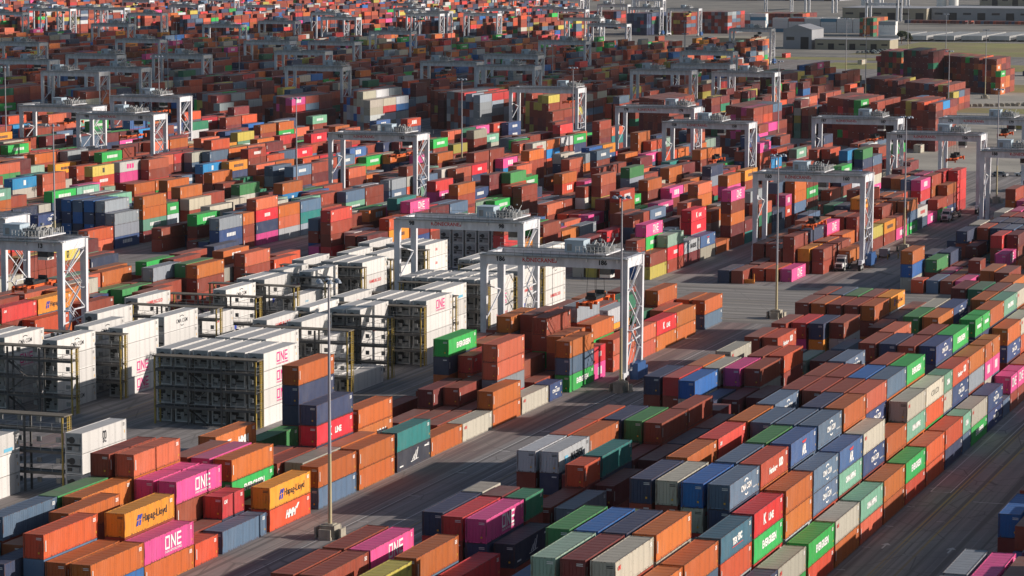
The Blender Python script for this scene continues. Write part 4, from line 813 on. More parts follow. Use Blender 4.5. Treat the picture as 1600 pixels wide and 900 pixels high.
def wpick(w, r_):
    t = r_.random()*sum(w.values())
    for k, v in w.items():
        t -= v
        if t <= 0: return k
    return 'r'
RED = {'r': 36, 'm': 26, 'q': 7, 'o': 4, 'c': 5, 'k': 3, 'y': 5, 'n': 5, 's': 4, 'E': 3, 'g': 2, 'l': 4, 'i': 4, 'P': 2, 'b': 2, 'M': 1}
MIXED = {'r': 24, 'o': 16, 'q': 9, 'm': 7, 'c': 6, 'k': 4, 'P': 3, 'n': 7, 's': 5, 'b': 3, 'E': 5, 'l': 6, 'i': 4, 'w': 3, 'y': 4, 'H': 3, 'M': 2}
# echelon walls of empties beyond the second aisle: right edge x, near y of right column, columns, tiers, palette, lines deep
WALLS = [
 (-187.0, 957, 7, 6, {'r': 60, 'm': 22, 'q': 12, 'y': 3, 'U': 2}, 3), (-207.0, 958, 10, 6, {'r': 60, 'm': 25, 'k': 6, 'E': 3}, 3),
 (-234.3, 905, 7, 6, {'r': 50, 'm': 14, 'q': 12, 'p': 10, 's': 6, 'k': 4}, 3), (-273.0, 940, 7, 6, {'r': 60, 'm': 25, 's': 3, 'P': 3}, 3),
 (-320.3, 952, 6, 6, {'r': 45, 'm': 20, 'y': 24, 'k': 4}, 3), (-346.5, 950, 8, 6, {'i': 34, 'w': 12, 'k': 13, 'r': 26, 's': 10, 'n': 3}, 3),
 (-388.0, 950, 7, 6, {'l': 26, 'w': 26, 'i': 14, 'k': 10, 'r': 15, 'b': 8}, 3), (-417.0, 950, 6, 5, {'r': 50, 'm': 30, 'P': 7, 's': 6, 'k': 4}, 3),
 (-449.0, 955, 8, 5, {'r': 40, 'm': 20, 'y': 10, 'i': 8, 'E': 6, 'q': 8}, 3), (-505.0, 960, 9, 5, RED, 3), (-545.0, 965, 8, 5, RED, 3),
 (-224.0, 1183, 20, 4, {'r': 60, 'm': 26, 's': 4, 'y': 3, 'q': 5}, 3), (-229.0, 1324, 15, 6, {'r': 38, 'm': 22, 'q': 10, 'h': 20, 'E': 5, 'n': 2}, 3),
 (-262.5, 1335, 7, 7, {'m': 60, 'r': 25, 'n': 6, 'g': 5}, 3), (-300.0, 1200, 7, 5, {'r': 40, 'y': 20, 'E': 10, 'm': 20}, 3),
 (-287.0, 1390, 7, 6, {'r': 30, 'h': 20, 'k': 10, 'g': 18, 'p': 5, 'n': 4}, 3),
]
wr = random.Random(21)
for (xr, y0, nc, T, pal, deep) in WALLS:
    for i in range(nc):
        Ti = T if wr.random() < .75 else T-1
        if i in (0, nc-1) and wr.random() < .6: Ti = max(2, T-1-(i == 0))
        for k in range(Ti):
            for d in range(deep):
                stuff_box(xr-1.22-2.56*i, y0+3.0*i+12.6*d, 2.68*k, 12.19, wpick(pal, wr), d == 0)
# third yard, then the far terminal
LANES = [-139.5-67.9*j for j in range(-2, 24)] + [-171.2-67.9*j for j in range(-2, 24)]
fr = random.Random(31)
for xr in LANES:
    for (ya, yb, pal, sx_max) in ((1003, 1330, RED, 1335), (1372, 1655, MIXED, 1190)):
        for row in range(6):
            x = xr-2.9*row-1.22; y = ya+fr.uniform(0, 4); hbase = fr.choice((3, 4, 4, 5))
            while y < yb:
                sx, sy = project(x, y, 5)
                T = max(1, min(5, hbase+fr.choice((-2, -1, -1, 0, 0, 1))))
                if -60 < sx < min(sx_max, 1650) and fr.random() < .95:
                    blockers = any(wx-2.6*wn_-3 < x < wx+3 and wy-6 < y < wy+60 for (wx, wy, wn_, *_r) in WALLS)
                    if not blockers:
                        run = wpick(pal, fr)
                        for k in range(T):
                            stuff_box(x, y, TIER*k, 12.19, wpick(pal, fr) if fr.random() < .8 else run, k == T-1)
                if fr.random() < .05: y += 12.9
                y += 12.9
FAR = {'r': 34, 'o': 9, 'q': 9, 'c': 5, 'm': 16, 'k': 5, 'n': 14, 'y': 5, 'l': 4, 'w': 3, 's': 8, 'E': 3, 'P': 2, 'b': 4}
for j in range(0, 52):
    xr = -600-33.5*j
    for (ya, yb) in ((1860, 2120), (2190, 2480), (2560, 2900), (3000, 3500)):
        if fr.random() < .06: continue
        for row in range(6):
            y = ya+fr.uniform(0, 15); hb = fr.choice((3, 4, 5, 6))
            x = xr-3.1*row-1.22
            while y < yb:
                sx, sy = project(x, y, 5)
                lim = 900 if y < 2500 else 820
                if -40 < sx < lim and fr.random() < .9:
                    T = max(2, min(7, hb+fr.choice((-1, 0, 0, 1))))
                    for k in range(0, T, 1 if y < 2500 else 2):
                        stuff_box(x, y, 2.7*k, 12.19 if y < 2500 else 25, wpick(FAR, fr), False, HC if y < 2500 else 5.3)
                y += 13.2 if y < 2500 else 27
for (xl, xr, y, T, pal) in ((-632, -617, 2051, 6, {'n': 70, 's': 20, 'g': 4, 'k': 3}), (-609, -594, 2077, 6, {'r': 60, 'y': 14, 'm': 20, 's': 8}),
                            (-592, -573, 2116, 6, {'r': 34, 'i': 26, 's': 10, 'k': 10, 'm': 18}), (-679, -658, 2001, 6, {'r': 50, 'y': 16, 'm': 20}),
                            (-711, -688, 2203, 5, {'r': 60, 'n': 16, 'k': 8}), (-466, -456, 2091, 5, {'h': 40, 'r': 40, 'g': 20}),
                            (-600, -560, 2300, 4, RED), (-740, -700, 1900, 5, FAR)):
    x = xr
    while x > xl:
        for k in range(T):
            for d in range(4): stuff_box(x-1.22, y+12.6*d, 2.7*k, 12.19, wpick(pal, fr), False)
        x -= 2.6
# line of boxes on rail wagons in front of the long shed, orange row by the road
for i in range(60):
    if fr.random() < .92: stuff_box(-498+i*1.0*2.6*1.0, 2411-i*.15, 0.9, 12.19, wpick({'m': 30, 'r': 30, 'n': 16, 's': 8, 'o': 6, 'q': 8}, fr), False)
for i in range(7):
    for k in range(1): stuff_box(-519+2.6*i, 1742, 2.7*k, 12.19, 'h', False)
o = ST.build('distant_containers', M['stuff'], colattr=True)
tag(o, 'thousands of smaller stacked containers filling the yard towards the horizon', 'containers', None, 'stuff')

# ------------------------------------------------------------------ refrigerated containers (white, plug-in units on the near end)
_rb = with_mats(body_mesh(12.19, True), [M['reefer_white']]); _rf = with_mats(_frame[False], [M['reefer_white']])
_ru = [unit_mesh(s) for s in (1, 2, 3)]
def rlet(code):
    b = MB(); x = LX; W_, P_, R_, B_, D_, S_, Y_ = range(7)
    if code == 'N':
        square_one(b, 6.6, 1.5, 1.45, x, P_); glyphs(b, 'OCEAN NETWORK EXPRESS', 0.33, 6.6, 0.48, x, P_, 0.006)
    elif code == 'C':
        glyphs(b, 'CMA CGM', 0.9, 6.3, 1.3, x, D_, 0.01); arc(b, 6.3, 1.62, 1.0, 40, 140, .2, D_, x, .62); arc(b, 6.4, .95, .8, 215, 320, .2, D_, x, .6)
    elif code == 'V': glyphs(b, 'HAMBURG SUD', .85, 6.3, 1.35, x, R_, 0.02)
    elif code == 'l': glyphs(b, 'CAI', .7, 6.0, 1.3, x, R_, 0.03)
    elif code == 'H':
        glyphs(b, 'Hapag-Lloyd', 1.15, 7.2, 1.3, x, D_, 0.01); rect(b, 3.3, 4.2, .8, 1.8, B_, x)
    elif code == 'M': rect(b, 8.2, 10.4, .3, .75, S_, x); glyphs(b, 'cosco', .6, 5, 1.3, x, S_, 0.01)
    elif code == 'Y': glyphs(b, 'm', 1.9, 6.1, 1.75, x, D_, 0.05, 0, .8); glyphs(b, 'sc', 1.25, 6.1, .95, x, D_, 0.03)
    for k in range(3): rect(b, 11.2, 11.7, 2.2-.15*k, 2.28-.15*k, D_, x)
    rect(b, 11.6, 11.75, 0.9, 1.3, Y_, x)
    return b.mesh('lettering', [M[t] for t in TXM])
_rl = {c: rlet(c) for c in '-NCVlHMY'}
rproto = {}
rvis = sorted([q for q in rboxes if q['score'] > 0], key=lambda q: -q['score'])
for q in rvis[:300]: q['own'] = True
rus = sorted({round(q['y'], 1) for q in rboxes if q['x'] > -192}); rus2 = sorted({round(q['y'], 1) for q in rboxes if q['x'] <= -192})
RLT = {'-': 'unmarked', 'N': 'pink lettered', 'C': 'dark lettered', 'V': 'red lettered', 'l': 'small red-marked', 'H': 'blue-marked', 'M': 'blue lettered', 'Y': 'black lettered'}
RS = MB()
for q in rboxes:
    if not q.get('own'):
        RS.box(q['x']-1.21, q['x']+1.21, q['y'], q['y']+12.19, q['z'], q['z']+HC, 0, None, bottom=False); continue
    v = rr.choice((0, 1, 2)); key = (q['c'], v)
    if key not in rproto:
        root = empty('reefer_container', (q['x'], q['y'], q['z']))
        link('body', _rb, root); link('frame', _rf, root); link('cooling_unit', _ru[v], root); link('lettering', _rl[q['c']], root)
        rproto[key] = root; KIDS[root.name] = list(root.children); o = root
    else:
        o = copy_tree(rproto[key]); o.location = (q['x'], q['y'], q['z'])
    right = q['x'] > -192; nth = (rus if right else rus2).index(round(q['y'], 1)) + 1
    lab = '%s white reefer, %s tier, %s row from right, %s bay back, %s reefer rows' % (
        RLT[q['c']], TIERW[q['tier']], ORD[q['row']], ORD[nth], 'right' if right else 'left')
    tag(o, lab, 'reefer container', 'white refrigerated containers beside the racks')
if RS.v:
    o = RS.build('distant_reefers', M['reefer_white'])
    tag(o, 'remaining white refrigerated containers mostly hidden behind the racks', 'containers', None, 'stuff')

# ------------------------------------------------------------------ reefer racks
RW, RD, RH = 16.4, 1.7, 9.9       # width, depth, height
def make_rack(x, y):
    root = empty('reefer_rack', (x, y, 0))
    for (px, py, big) in ((-.15, 0, 1), (-.15, RD, 1), (-RW+.15, 0, 1), (-RW+.15, RD, 1)):
        b = MB(); b.box(px-.11, px+.11, py-.11, py+.11, 0, RH+.1); b.build('post', M['yellow_post'], root)
    for px in (-5.6, -10.9):
        for py in (0.0, RD):
            b = MB(); b.box(px-.12, px+.12, py-.12, py+.12, 0, RH-.1); b.build('post', M['rack_steel'], root)
    for k, z in enumerate((2.55, 5.25, 7.95)):
        b = MB(); b.box(-RW, 0, 0.03, RD, z, z+.12)
        b.box(-RW, 0, -.10, 0.02, z-.16, z+.20); b.box(-RW, 0, RD, RD+.1, z-.16, z+.20)
        b.build('deck', M['rack_steel'], root)
        b = MB()
        for zz in (.6, 1.1): b.bar((-RW, -.06, z+zz), (0, -.06, z+zz), .05)
        for i in range(11): b.bar((-RW+i*RW/10, -.06, z+.2), (-RW+i*RW/10, -.06, z+1.1), .045)
        for zz in (.6, 1.1): b.bar((.02, 0, z+zz), (.02, RD, z+zz), .05)
        b.build('railing', M['steel'], root)
    b = MB(); b.box(-RW-.15, .25, -.25, RD+.25, RH, RH+.16); b.build('roof_deck', M['rack_top'], root)
    b = MB()
    for k, z in enumerate((0, 2.67, 5.37)):
        b.bar((-11.5 if k % 2 else -8.0, .5, z), (-8.0 if k % 2 else -11.5, .5, z+2.65), .6, .08)
        b.bar((-11.5 if k % 2 else -8.0, .15, z+.9), (-8.0 if k % 2 else -11.5, .15, z+3.5), .05)
    b.build('stairs', M['rack_steel'], root)
    b = MB()
    for px in (.35,): 
        for py in (.35, RD-.35): b.bar((px, py, .1), (px, py, RH), .07)
        for i in range(32): b.bar((px, .35, .3+.3*i), (px, RD-.35, .3+.3*i), .04)
    b.build('ladder', M['yellow_post'], root)
    b = MB()
    for i in range(6):
        for z in (1.0, 3.6, 6.3, 8.9): b.box(-1.6-2.75*i-.3, -1.6-2.75*i+.3, RD-.25, RD-.05, z, z+.65)
    b.build('socket_box', M['steel'], root)
    return root
rk = None
for i, (x, y, _) in enumerate(RACKS):
    if rk is None:
        rk = make_rack(x, y); kids_of(rk); o = rk
    else:
        o = copy_tree(rk); o.location = (x, y, 0)
    right = x > -190; n = i+1 if right else i-8
    tag(o, 'yellow-posted steel reefer rack, %s rack back in the %s reefer rows' % (ORD[n], 'right' if right else 'left'),
        'reefer rack', 'steel access racks between the reefers')

# ------------------------------------------------------------------ rubber-tyred gantry cranes
SPAN, WB, GH = 23.6, 8.2, 20.4
def crane_parts(root, tr):
    """tr: trolley position 0 (left) .. 1 (right); origin on the ground at the right near leg"""
    for (x, y) in ((0, 0), (0, WB), (-SPAN, 0), (-SPAN, WB)):
        b = MB()
        w0, w1 = .45, .58
        n = len(b.v)
        z0, z1 = 2.0, GH-.2
        b.v += [(x-w0,y-.38,z0),(x+w0,y-.38,z0),(x+w0,y+.38,z0),(x-w0,y+.38,z0),(x-w1,y-.42,z1),(x+w1,y-.42,z1),(x+w1,y+.42,z1),(x-w1,y+.42,z1)]
        for f in ((4,5,6,7),(0,1,5,4),(1,2,6,5),(2,3,7,6),(3,0,4,7),(3,2,1,0)):
            b.f.append(tuple(n+i for i in f)); b.m.append(0); b.c.append(None)
        b.build('leg', M['crane_paint'], root)
    for y in (0, WB):
        b = MB(); b.box(-SPAN-.2, .2, y-.40, y+.40, GH-1.75, GH-.02)
        b.box(-SPAN-.6, .7, y-.48, y+.48, GH-.01, GH+.05)
        b.box(-SPAN+.3, -.3, y-.06, y+.06, GH+.06, GH+.24, 1)
        g = b.build('girder', [M['crane_paint'], M['steel']], root)
        s = -1 if y == 0 else 1
        b = MB(); yy = y+s*.95
        b.box(-SPAN-.6, .7, min(y+s*.5, yy), max(y+s*.5, yy), GH-.25, GH-.17)
        for zz in (.45, .95): b.bar((-SPAN-.6, yy, GH-.2+zz), (.7, yy, GH-.2+zz), .05)
        for i in range(18): b.bar((-SPAN-.5+i*1.5, yy, GH-.2), (-SPAN-.5+i*1.5, yy, GH+.75), .05)
        b.build('walkway', M['steel'], g)
        b = MB()
        for i in range(5): b.box(-SPAN+2+i*5.1, -SPAN+2.25+i*5.1, y+s*.42, y+s*.75, GH-.75, GH-.3)
        b.build('flood_lamp', M['white_paint'], g)
    for x in (0, -SPAN):
        b = MB(); b.box(x-.42, x+.42, .42, WB-.42, GH-1.6, GH-.05); b.build('end_tie', M['crane_paint'], root)
        b = MB(); b.box(x-.4, x+.4, -1.6, WB+1.6, 1.5, 2.25); sb = b.build('sill_beam', M['crane_paint'], root)
        for y in (-.9, WB+.9):
            b = MB(); b.box(x-.3, x+.3, y-1.25, y+1.25, .95, 1.5); b.build('bogie', M['crane_paint'], sb)
            for dy in (-.75, .75):
                b = MB(); b.tube((x-.3, y+dy, .75), (x+.3, y+dy, .75), .75, n=16); b.tube((x-.32, y+dy, .75), (x+.32, y+dy, .75), .32, n=10, mi=1)
                b.build('wheel', [M['rubber'], M['white_paint']], sb)
    # bracing: trussed right side, light tie on the left
    b = MB()
    for (y0, z0, y1, z1) in ((.3, 2.6, 4.1, 8.6), (WB-.3, 8.6, .4, 14.2), (.4, 14.2, WB-.4, 18.3), (4.1, 8.6, WB-.3, 8.6), (.3, 6.5, WB-.3, 7.2)):
        b.bar((0.15, y0, z0), (0.15, y1, z1), .2)
    b.build('brace', M['crane_paint'], root)
    b = MB(); b.bar((-SPAN, .3, 9.2), (-SPAN, WB-.3, 13.6), .18); b.bar((-SPAN, WB-.3, 13.6), (-SPAN, .3, 15.2), .18); b.build('brace', M['crane_paint'], root)
    b = MB()
    for k in range(5):
        z = 2.4+3.3*k; ya, yb = (1.0, 5.2) if k % 2 == 0 else (5.2, 1.0)
        b.bar((.75, ya, z), (.75, yb, z+3.2), .30, .08); b.bar((1.05, ya, z+1), (1.05, yb, z+4.2), .05); b.bar((.45, ya, z+1), (.45, yb, z+4.2), .05)
        b.box(.4, 1.15, min(yb, yb+.9*(1 if k % 2 == 0 else -1)), max(yb, yb+.9*(1 if k % 2 == 0 else -1)), z+3.15, z+3.22)
    b.build('stairs', M['crane_paint'], root)
    b = MB(); b.box(.45, 1.75, 1.6, 5.9, .9, 3.5); b.box(.5, 1.7, 6.2, 7.3, 1.0, 2.6); e = b.build('generator', M['genset'], root)
    b = MB(); b.tube((1.1, 5.2, 3.5), (1.1, 5.2, 4.3), .12, n=8); b.build('exhaust', M['steel'], e)
    b = MB(); b.box(-SPAN-1.4, -SPAN-.45, 2.4, 4.6, 1.9, 4.1); b.build('electrical_cabinet', M['house'], root)
    # trolley
    tx = -SPAN+2.6+(SPAN-5.2)*tr
    t = link('trolley', None, root)
    b = MB(); b.box(tx-2.6, tx+2.6, -.5, WB+.5, GH+.35, GH+.55)
    for (px, py) in ((-2, 0), (2, 0), (-2, WB), (2, WB)): b.tube((tx+px, py-.15, GH+.3), (tx+px, py+.15, GH+.3), .26, n=10)
    fr_ = b.build('trolley_frame', M['crane_paint'], t)
    b = MB()
    for (px, py) in ((1.1, 1.4), (1.1, 4.2), (-.2, 2.8)):
        b.tube((tx+px-.9, py, GH+1.2), (tx+px+.9, py, GH+1.2), .5, n=12); b.box(tx+px-1.2, tx+px-.85, py-.6, py+.6, GH+.55, GH+1.7)
        b.box(tx+px+.85, tx+px+1.4, py-.35, py+.35, GH+.55, GH+1.5)
    rj = random.Random(9)
    for i in range(26):
        px, py, pz = rj.uniform(-.6, 2.4), rj.uniform(0, WB), rj.uniform(.5, 2.2); s_ = rj.uniform(.12, .42)
        b.box(tx+px-s_, tx+px+s_*.8, py-s_, py+s_*.7, GH+pz, GH+pz+s_*1.4)
    b.build('hoist', M['steel'], t)
    b = MB()
    for i in range(9): b.bar((tx-2.5+i*.62, -.45, GH+.55), (tx-2.5+i*.62, -.45, GH+1.65), .06)
    for zz in (1.1, 1.65): b.bar((tx-2.6, -.45, GH+zz), (tx+2.6, -.45, GH+zz), .06)
    for i in range(14): b.bar((tx+2.5, -.3+i*.64, GH+.55), (tx+2.5, -.3+i*.64, GH+1.65), .06)
    for i in range(7): b.bar((tx+rj.uniform(-.4, 2.4), rj.uniform(0, 5), GH+.6), (tx+rj.uniform(-.4, 2.4), rj.uniform(0, 5), GH+rj.uniform(2, 2.9)), .07)
    b.build('guard_rail', M['white_paint'], t)
    b = MB(); b.box(tx-4.6, tx-1.45, .3, 3.6, GH+.5, GH+2.45); b.box(tx-4.7, tx-1.35, .2, 3.7, GH+2.45, GH+2.53); h = b.build('machinery_house', M['house'], t)
    b = MB(); b.box(tx-4.2, tx-3.4, .27, .3, GH+.8, GH+1.9); b.build('vent', M['steel'], h)
    b = MB(); b.box(tx+.4, tx+2.2, WB*.5-1.1, WB*.5+1.1, GH-3.6, GH-1.3); cb = b.build('operator_cabin', M['white_paint'], t)
    b = MB(); b.box(tx+.38, tx+2.22, WB*.5-1.12, WB*.5+1.12, GH-3.1, GH-2.0); b.build('window', M['glass'], cb)
    return tx

def spreader_parts(root, tx, hz):
    s = link('spreader', None, root)
    cx, cy = tx-.6, WB*.5
    b = MB()
    for (px, py) in ((-.8, -2.2), (.8, -2.2), (-.8, 2.2), (.8, 2.2)): b.bar((cx+px, cy+py, hz+1.5), (cx+px*.8, cy+py*.7, GH+.4), .05)
    b.build('hoist_rope', M['dark_steel'], s)
    b = MB(); b.box(cx-.9, cx+.9, cy-2.6, cy+2.6, hz+.75, hz+1.25)
    for py in (-2.2, 2.2): b.tube((cx-.7, cy+py, hz+1.5), (cx+.7, cy+py, hz+1.5), .38, n=10)
    b.build('headblock', M['dark_steel'], s)
    b = MB(); b.box(cx-.7, cx-.3, cy-6.0, cy+6.0, hz+.25, hz+.65); b.box(cx+.3, cx+.7, cy-6.0, cy+6.0, hz+.25, hz+.65)
    for py in (-6.0, -3, 3, 5.75): b.box(cx-1.2, cx+1.2, cy+py, cy+py+.3, hz+.1, hz+.6)
    for (px, py) in ((-1.15, -5.9), (1.15, -5.9), (-1.15, 5.9), (1.15, 5.9)): b.box(cx+px-.15, cx+px+.15, cy+py-.25, cy+py+.25, hz-.25, hz+.75)
    b.build('spreader_beam', M['spreader'], s)

_ct = {}
def number_part(root, num):
    for (body, dx, sz, mt_, off) in ((num, -SPAN+2.9, 1.0, 'dark_text', .05), (num, -3.6, 1.0, 'dark_text', .05), ('KONECRANES', -SPAN+9.5, .9, 'red_text', .02)):
        me = text_mesh(body, sz, mt_, off)
        key = (body, mt_)
        if key not in _ct:
            c = me.copy(); c.transform(Matrix.Rotation(math.pi/2, 4, 'X')); _ct[key] = c
        link('lettering', _ct[key], root, (dx, -.415, GH-.85))

protos = {}
def crane(x, y, tr, hz, label, num=None, group='rubber tyred gantry cranes over the stacks'):
    key = (round(tr*3)/3 if num is None else tr, hz is None)
    if num is None and key in protos:
        o = copy_tree(protos[key]); o.location = (x, y, 0)
    else:
        o = empty('gantry_crane', (x, y, 0)); tx = crane_parts(o, key[0])
        if hz is not None: spreader_parts(o, tx, hz)
        if num: number_part(o, num)
        else: kids_of(o); protos[key] = o
    tag(o, label, 'gantry crane', group)
    return o
crane(-133.4, 432.5, .84, 12.6, 'pale gantry crane numbered 186 with red lettering over the lower left block', '186')
crane(-168.0, 482, .93, None, 'pale gantry crane numbered 98 straddling the white reefers left of crane 186', '98')
crane(-228.6, 424, .80, 12.0, 'pale gantry crane numbered 13 at the left edge above yellow containers', '13')
crane(-257.8, 457, .3, None, 'gantry crane cut by the left edge behind crane 13')
crane(-133.6, 605, .55, 8.8, 'pale gantry crane numbered 160 beside the white truck right of centre', '160')
crane(-269.3, 690, .86, 14.5, 'pale gantry crane numbered 162 standing left of centre over mixed stacks', '162')
crane(-404, 770, .55, 15, 'leftmost gantry crane of the trio at the upper left')
crane(-370, 742, .72, 13.6, 'gantry crane numbered 185 in front of the upper left trio', '185')
crane(-404, 829, .78, 15, 'rearmost gantry crane of the trio at the upper left')
crane(-235.5, 831, .92, None, 'gantry crane with lattice trolley behind crane 158 right of centre', '178')
crane(-201.6, 766, .62, 9.5, 'gantry crane numbered 158 with orange spreader among orange stacks', '158')
crane(-167.5, 800, .80, 14.0, 'gantry crane with open orange spreader above khaki container upper right', '187')
crane(-133.6, 742, .80, 13.5, 'gantry crane with hanging orange spreader above parked vehicles upper right', '156')
crane(-133.6, 812, .85, 15.5, 'gantry crane behind the vehicle parking at the upper right', '179')
crane(-99.5, 689, .3, None, 'gantry crane cut by the right edge beside a white truck', '188')
crane(-303, 926, .93, 15.5, 'gantry crane over the red and yellow wall of empties')
FARC = [(1059,-575,.5,'left edge'),(1119,-575,.9,'left'),(1009,-508,.8,'left'),(1298,-643,.5,'left'),(1134,-541,.7,'left'),
 (974,-508,.2,'left'),(1237,-677,.5,'far left corner'),(1843,-983,.5,'far left corner'),(1190,-508,.3,'left of centre'),(1048,-440,.9,'left of centre'),
 (1304,-541,.5,'left of centre'),(1303,-575,.5,'left of centre'),(1108,-406,.2,'centre'),(1082,-372,.6,'centre'),(1185,-406,.9,'centre'),
 (1357,-440,.5,'centre'),(1069,-304,.3,'right of centre'),(1125,-304,.3,'right of centre'),(1256,-338,.5,'right of centre'),
 (1064,-270,.5,'right of centre'),(1045,-236,.6,'right'),(2057,-609,.5,'far right'),(2041,-575,.5,'far right'),(1532,-779,.5,'far left'),
 (1892,-983,.5,'far left'),(1982,-949,.5,'far left'),(1717,-711,.5,'far centre'),(1466,-575,.5,'far centre'),(1885,-711,.5,'far centre'),
 (1541,-711,.5,'far left'),(1620,-711,.5,'far left'),(1592,-406,.5,'far right'),(2036,-677,.5,'far centre'),(1646,-508,.5,'far centre'),
 (1980,-642,.5,'far centre'),(2300,-880,.5,'far left'),(2200,-1020,.4,'far left'),(2100,-815,.6,'far centre'),(1760,-870,.5,'far left')]
_fc = random.Random(77)
for j in range(84):
    FARC.append((_fc.choice((1730, 1850, 1990, 2150, 2330, 2540, 2780, 3050))+_fc.uniform(-40, 40), -560-33.5*_fc.randint(0, 30), _fc.random(), 'far yard'))
FARC = [c for c in FARC if -80 < project(c[1], c[0], 10)[0] < 1250]
DIST = sorted(range(len(FARC)), key=lambda i: FARC[i][0])
for rank, i in enumerate(DIST):
    (y, x, tr, where) = FARC[i]
    crane(x, y, tr, None if i % 3 else 14.5, 'distant gantry crane at the %s, number %d counting away' % (where, rank+1),
          None, 'distant gantry cranes')
# ship-to-shore sized frames of the far quay
def quay_crane(x, y, label):
    r_ = empty('quay_crane', (x, y, 0))
    for (px, py) in ((0,0),(0,16),(-27,0),(-27,16)):
        b = MB(); b.box(px-.9, px+.9, py-.8, py+.8, 0, 38); b.build('leg', M['crane_paint'], r_)
    b = MB(); b.box(-27, 0, -.8, .8, 14, 16); b.box(-27, 0, 15.2, 16.8, 14, 16); b.box(-27, 0, -.8, .8, 36, 38); b.build('portal_beam', M['crane_paint'], r_)
    b = MB(); b.box(-17, -14, -45, 50, 38, 41); b.build('boom', M['crane_paint'], r_)
    b = MB(); b.box(-20, -11, 6, 14, 41, 46); b.build('machinery_house', M['house'], r_)
    tag(r_, label, 'quay crane', 'tall quay cranes on the horizon')
for i, (x, y) in enumerate(((-1180, 2500), (-1090, 2600), (-860, 2900), (-640, 2750), (-520, 2480), (-600, 2900))):
    quay_crane(x, y, 'tall pale quay crane on the horizon, %s from the left' % ORD[i+1])

# ------------------------------------------------------------------ light poles
def make_pole(x, y, label, h=30.5):
    r_ = empty('light_pole', (x, y, 0))
    b = MB(); b.tube((0,0,1.6), (0,0,h*.33), .25, .21, 12); b.tube((0,0,h*.33), (0,0,h), .21, .11, 12, mi=1); b.build('shaft', [M['pole'], M['pole_grey']], r_)
    b = MB(); b.box(-.95,.95,-.95,.95,0,1.6); b.box(-.6,.6,-.6,.6,1.6,1.72); b.build('pole_base', M['concrete'], r_)
    for (px, py) in ((-1.6,0),(1.6,0),(0,-1.6),(0,1.6)):
        w, d = (.22, 1.5) if px else (1.5, .22)
        b = MB(); b.box(px-w/2-.06, px+w/2+.06, py-d/2-.06, py+d/2+.06, 0, .35); b.box(px-w/2, px+w/2, py-d/2, py+d/2, .35, 1.25)
        b.build('guard_block', M['concrete'], r_)
    b = MB(); b.tube((0,0,h-.15), (0,0,h+.15), .35, n=12)
    for k in range(6):
        a = math.pi/3*k; b.bar((0,0,h), (1.2*math.cos(a), 1.2*math.sin(a), h), .07)
    hd = b.build('lamp_ring', M['dark_steel'], r_)
    for k in range(6):
        a = math.pi/3*k; cx, cy = 1.25*math.cos(a), 1.25*math.sin(a)
        b = MB(); b.tube((cx,cy,h+.25), (cx,cy,h-.15), .18, .40, 10); b.build('lamp', M['lamp'], hd)
    return tag(r_, label, 'light pole', 'tall yard light poles')
PP = [(-131.6, 309.2, 'cream light pole in the lower left lane, nearest of all'), (-132.3, 427.1, 'light pole in front of crane 186 right leg'),
      (-131.2, 521.5, 'light pole on the open concrete aisle'), (-132.7, 645.1, 'light pole right of crane 160 beside the lane'),
      (-297.9, 550.1, 'light pole rising behind crane 13 at the left'), (-291.8, 665.5, 'light pole left of crane 162'),
      (-288.1, 774.7, 'light pole just right of crane 162'), (-281.9, 857.6, 'light pole in front of the red and yellow empties'),
      (-233.9, 928.7, 'light pole before the pink and red wall of empties'), (-134.5, 775.1, 'light pole by the upper right parking area')]
FP = [(-447, 795), (-440.5, 888.7), (-510, 1037), (-198.3, 1038), (-264.6, 1200), (-393.7, 1373), (-399.8, 1188), (-340, 1187), (-470, 1250),
      (-545, 1180), (-610, 1250), (-660, 1400), (-480, 1500), (-560, 1620), (-700, 1600), (-230, 1290), (-300, 1560), (-360, 1750), (-420, 1900), (-640, 1850),
      (-760, 1800), (-860, 1750), (-150, 1010), (-330, 1450)]
FP.sort(key=lambda t: t[1])
for i, (x, y) in enumerate(FP): PP.append((x, y, 'distant light pole, %s nearest of the poles beyond the first ten' % ORD[i+1]))
pp = None
for (x, y, lab) in PP:
    if pp is None: pp = make_pole(x, y, lab); kids_of(pp)
    else: c = copy_tree(pp); c.location = (x, y, 0); c['label'] = lab

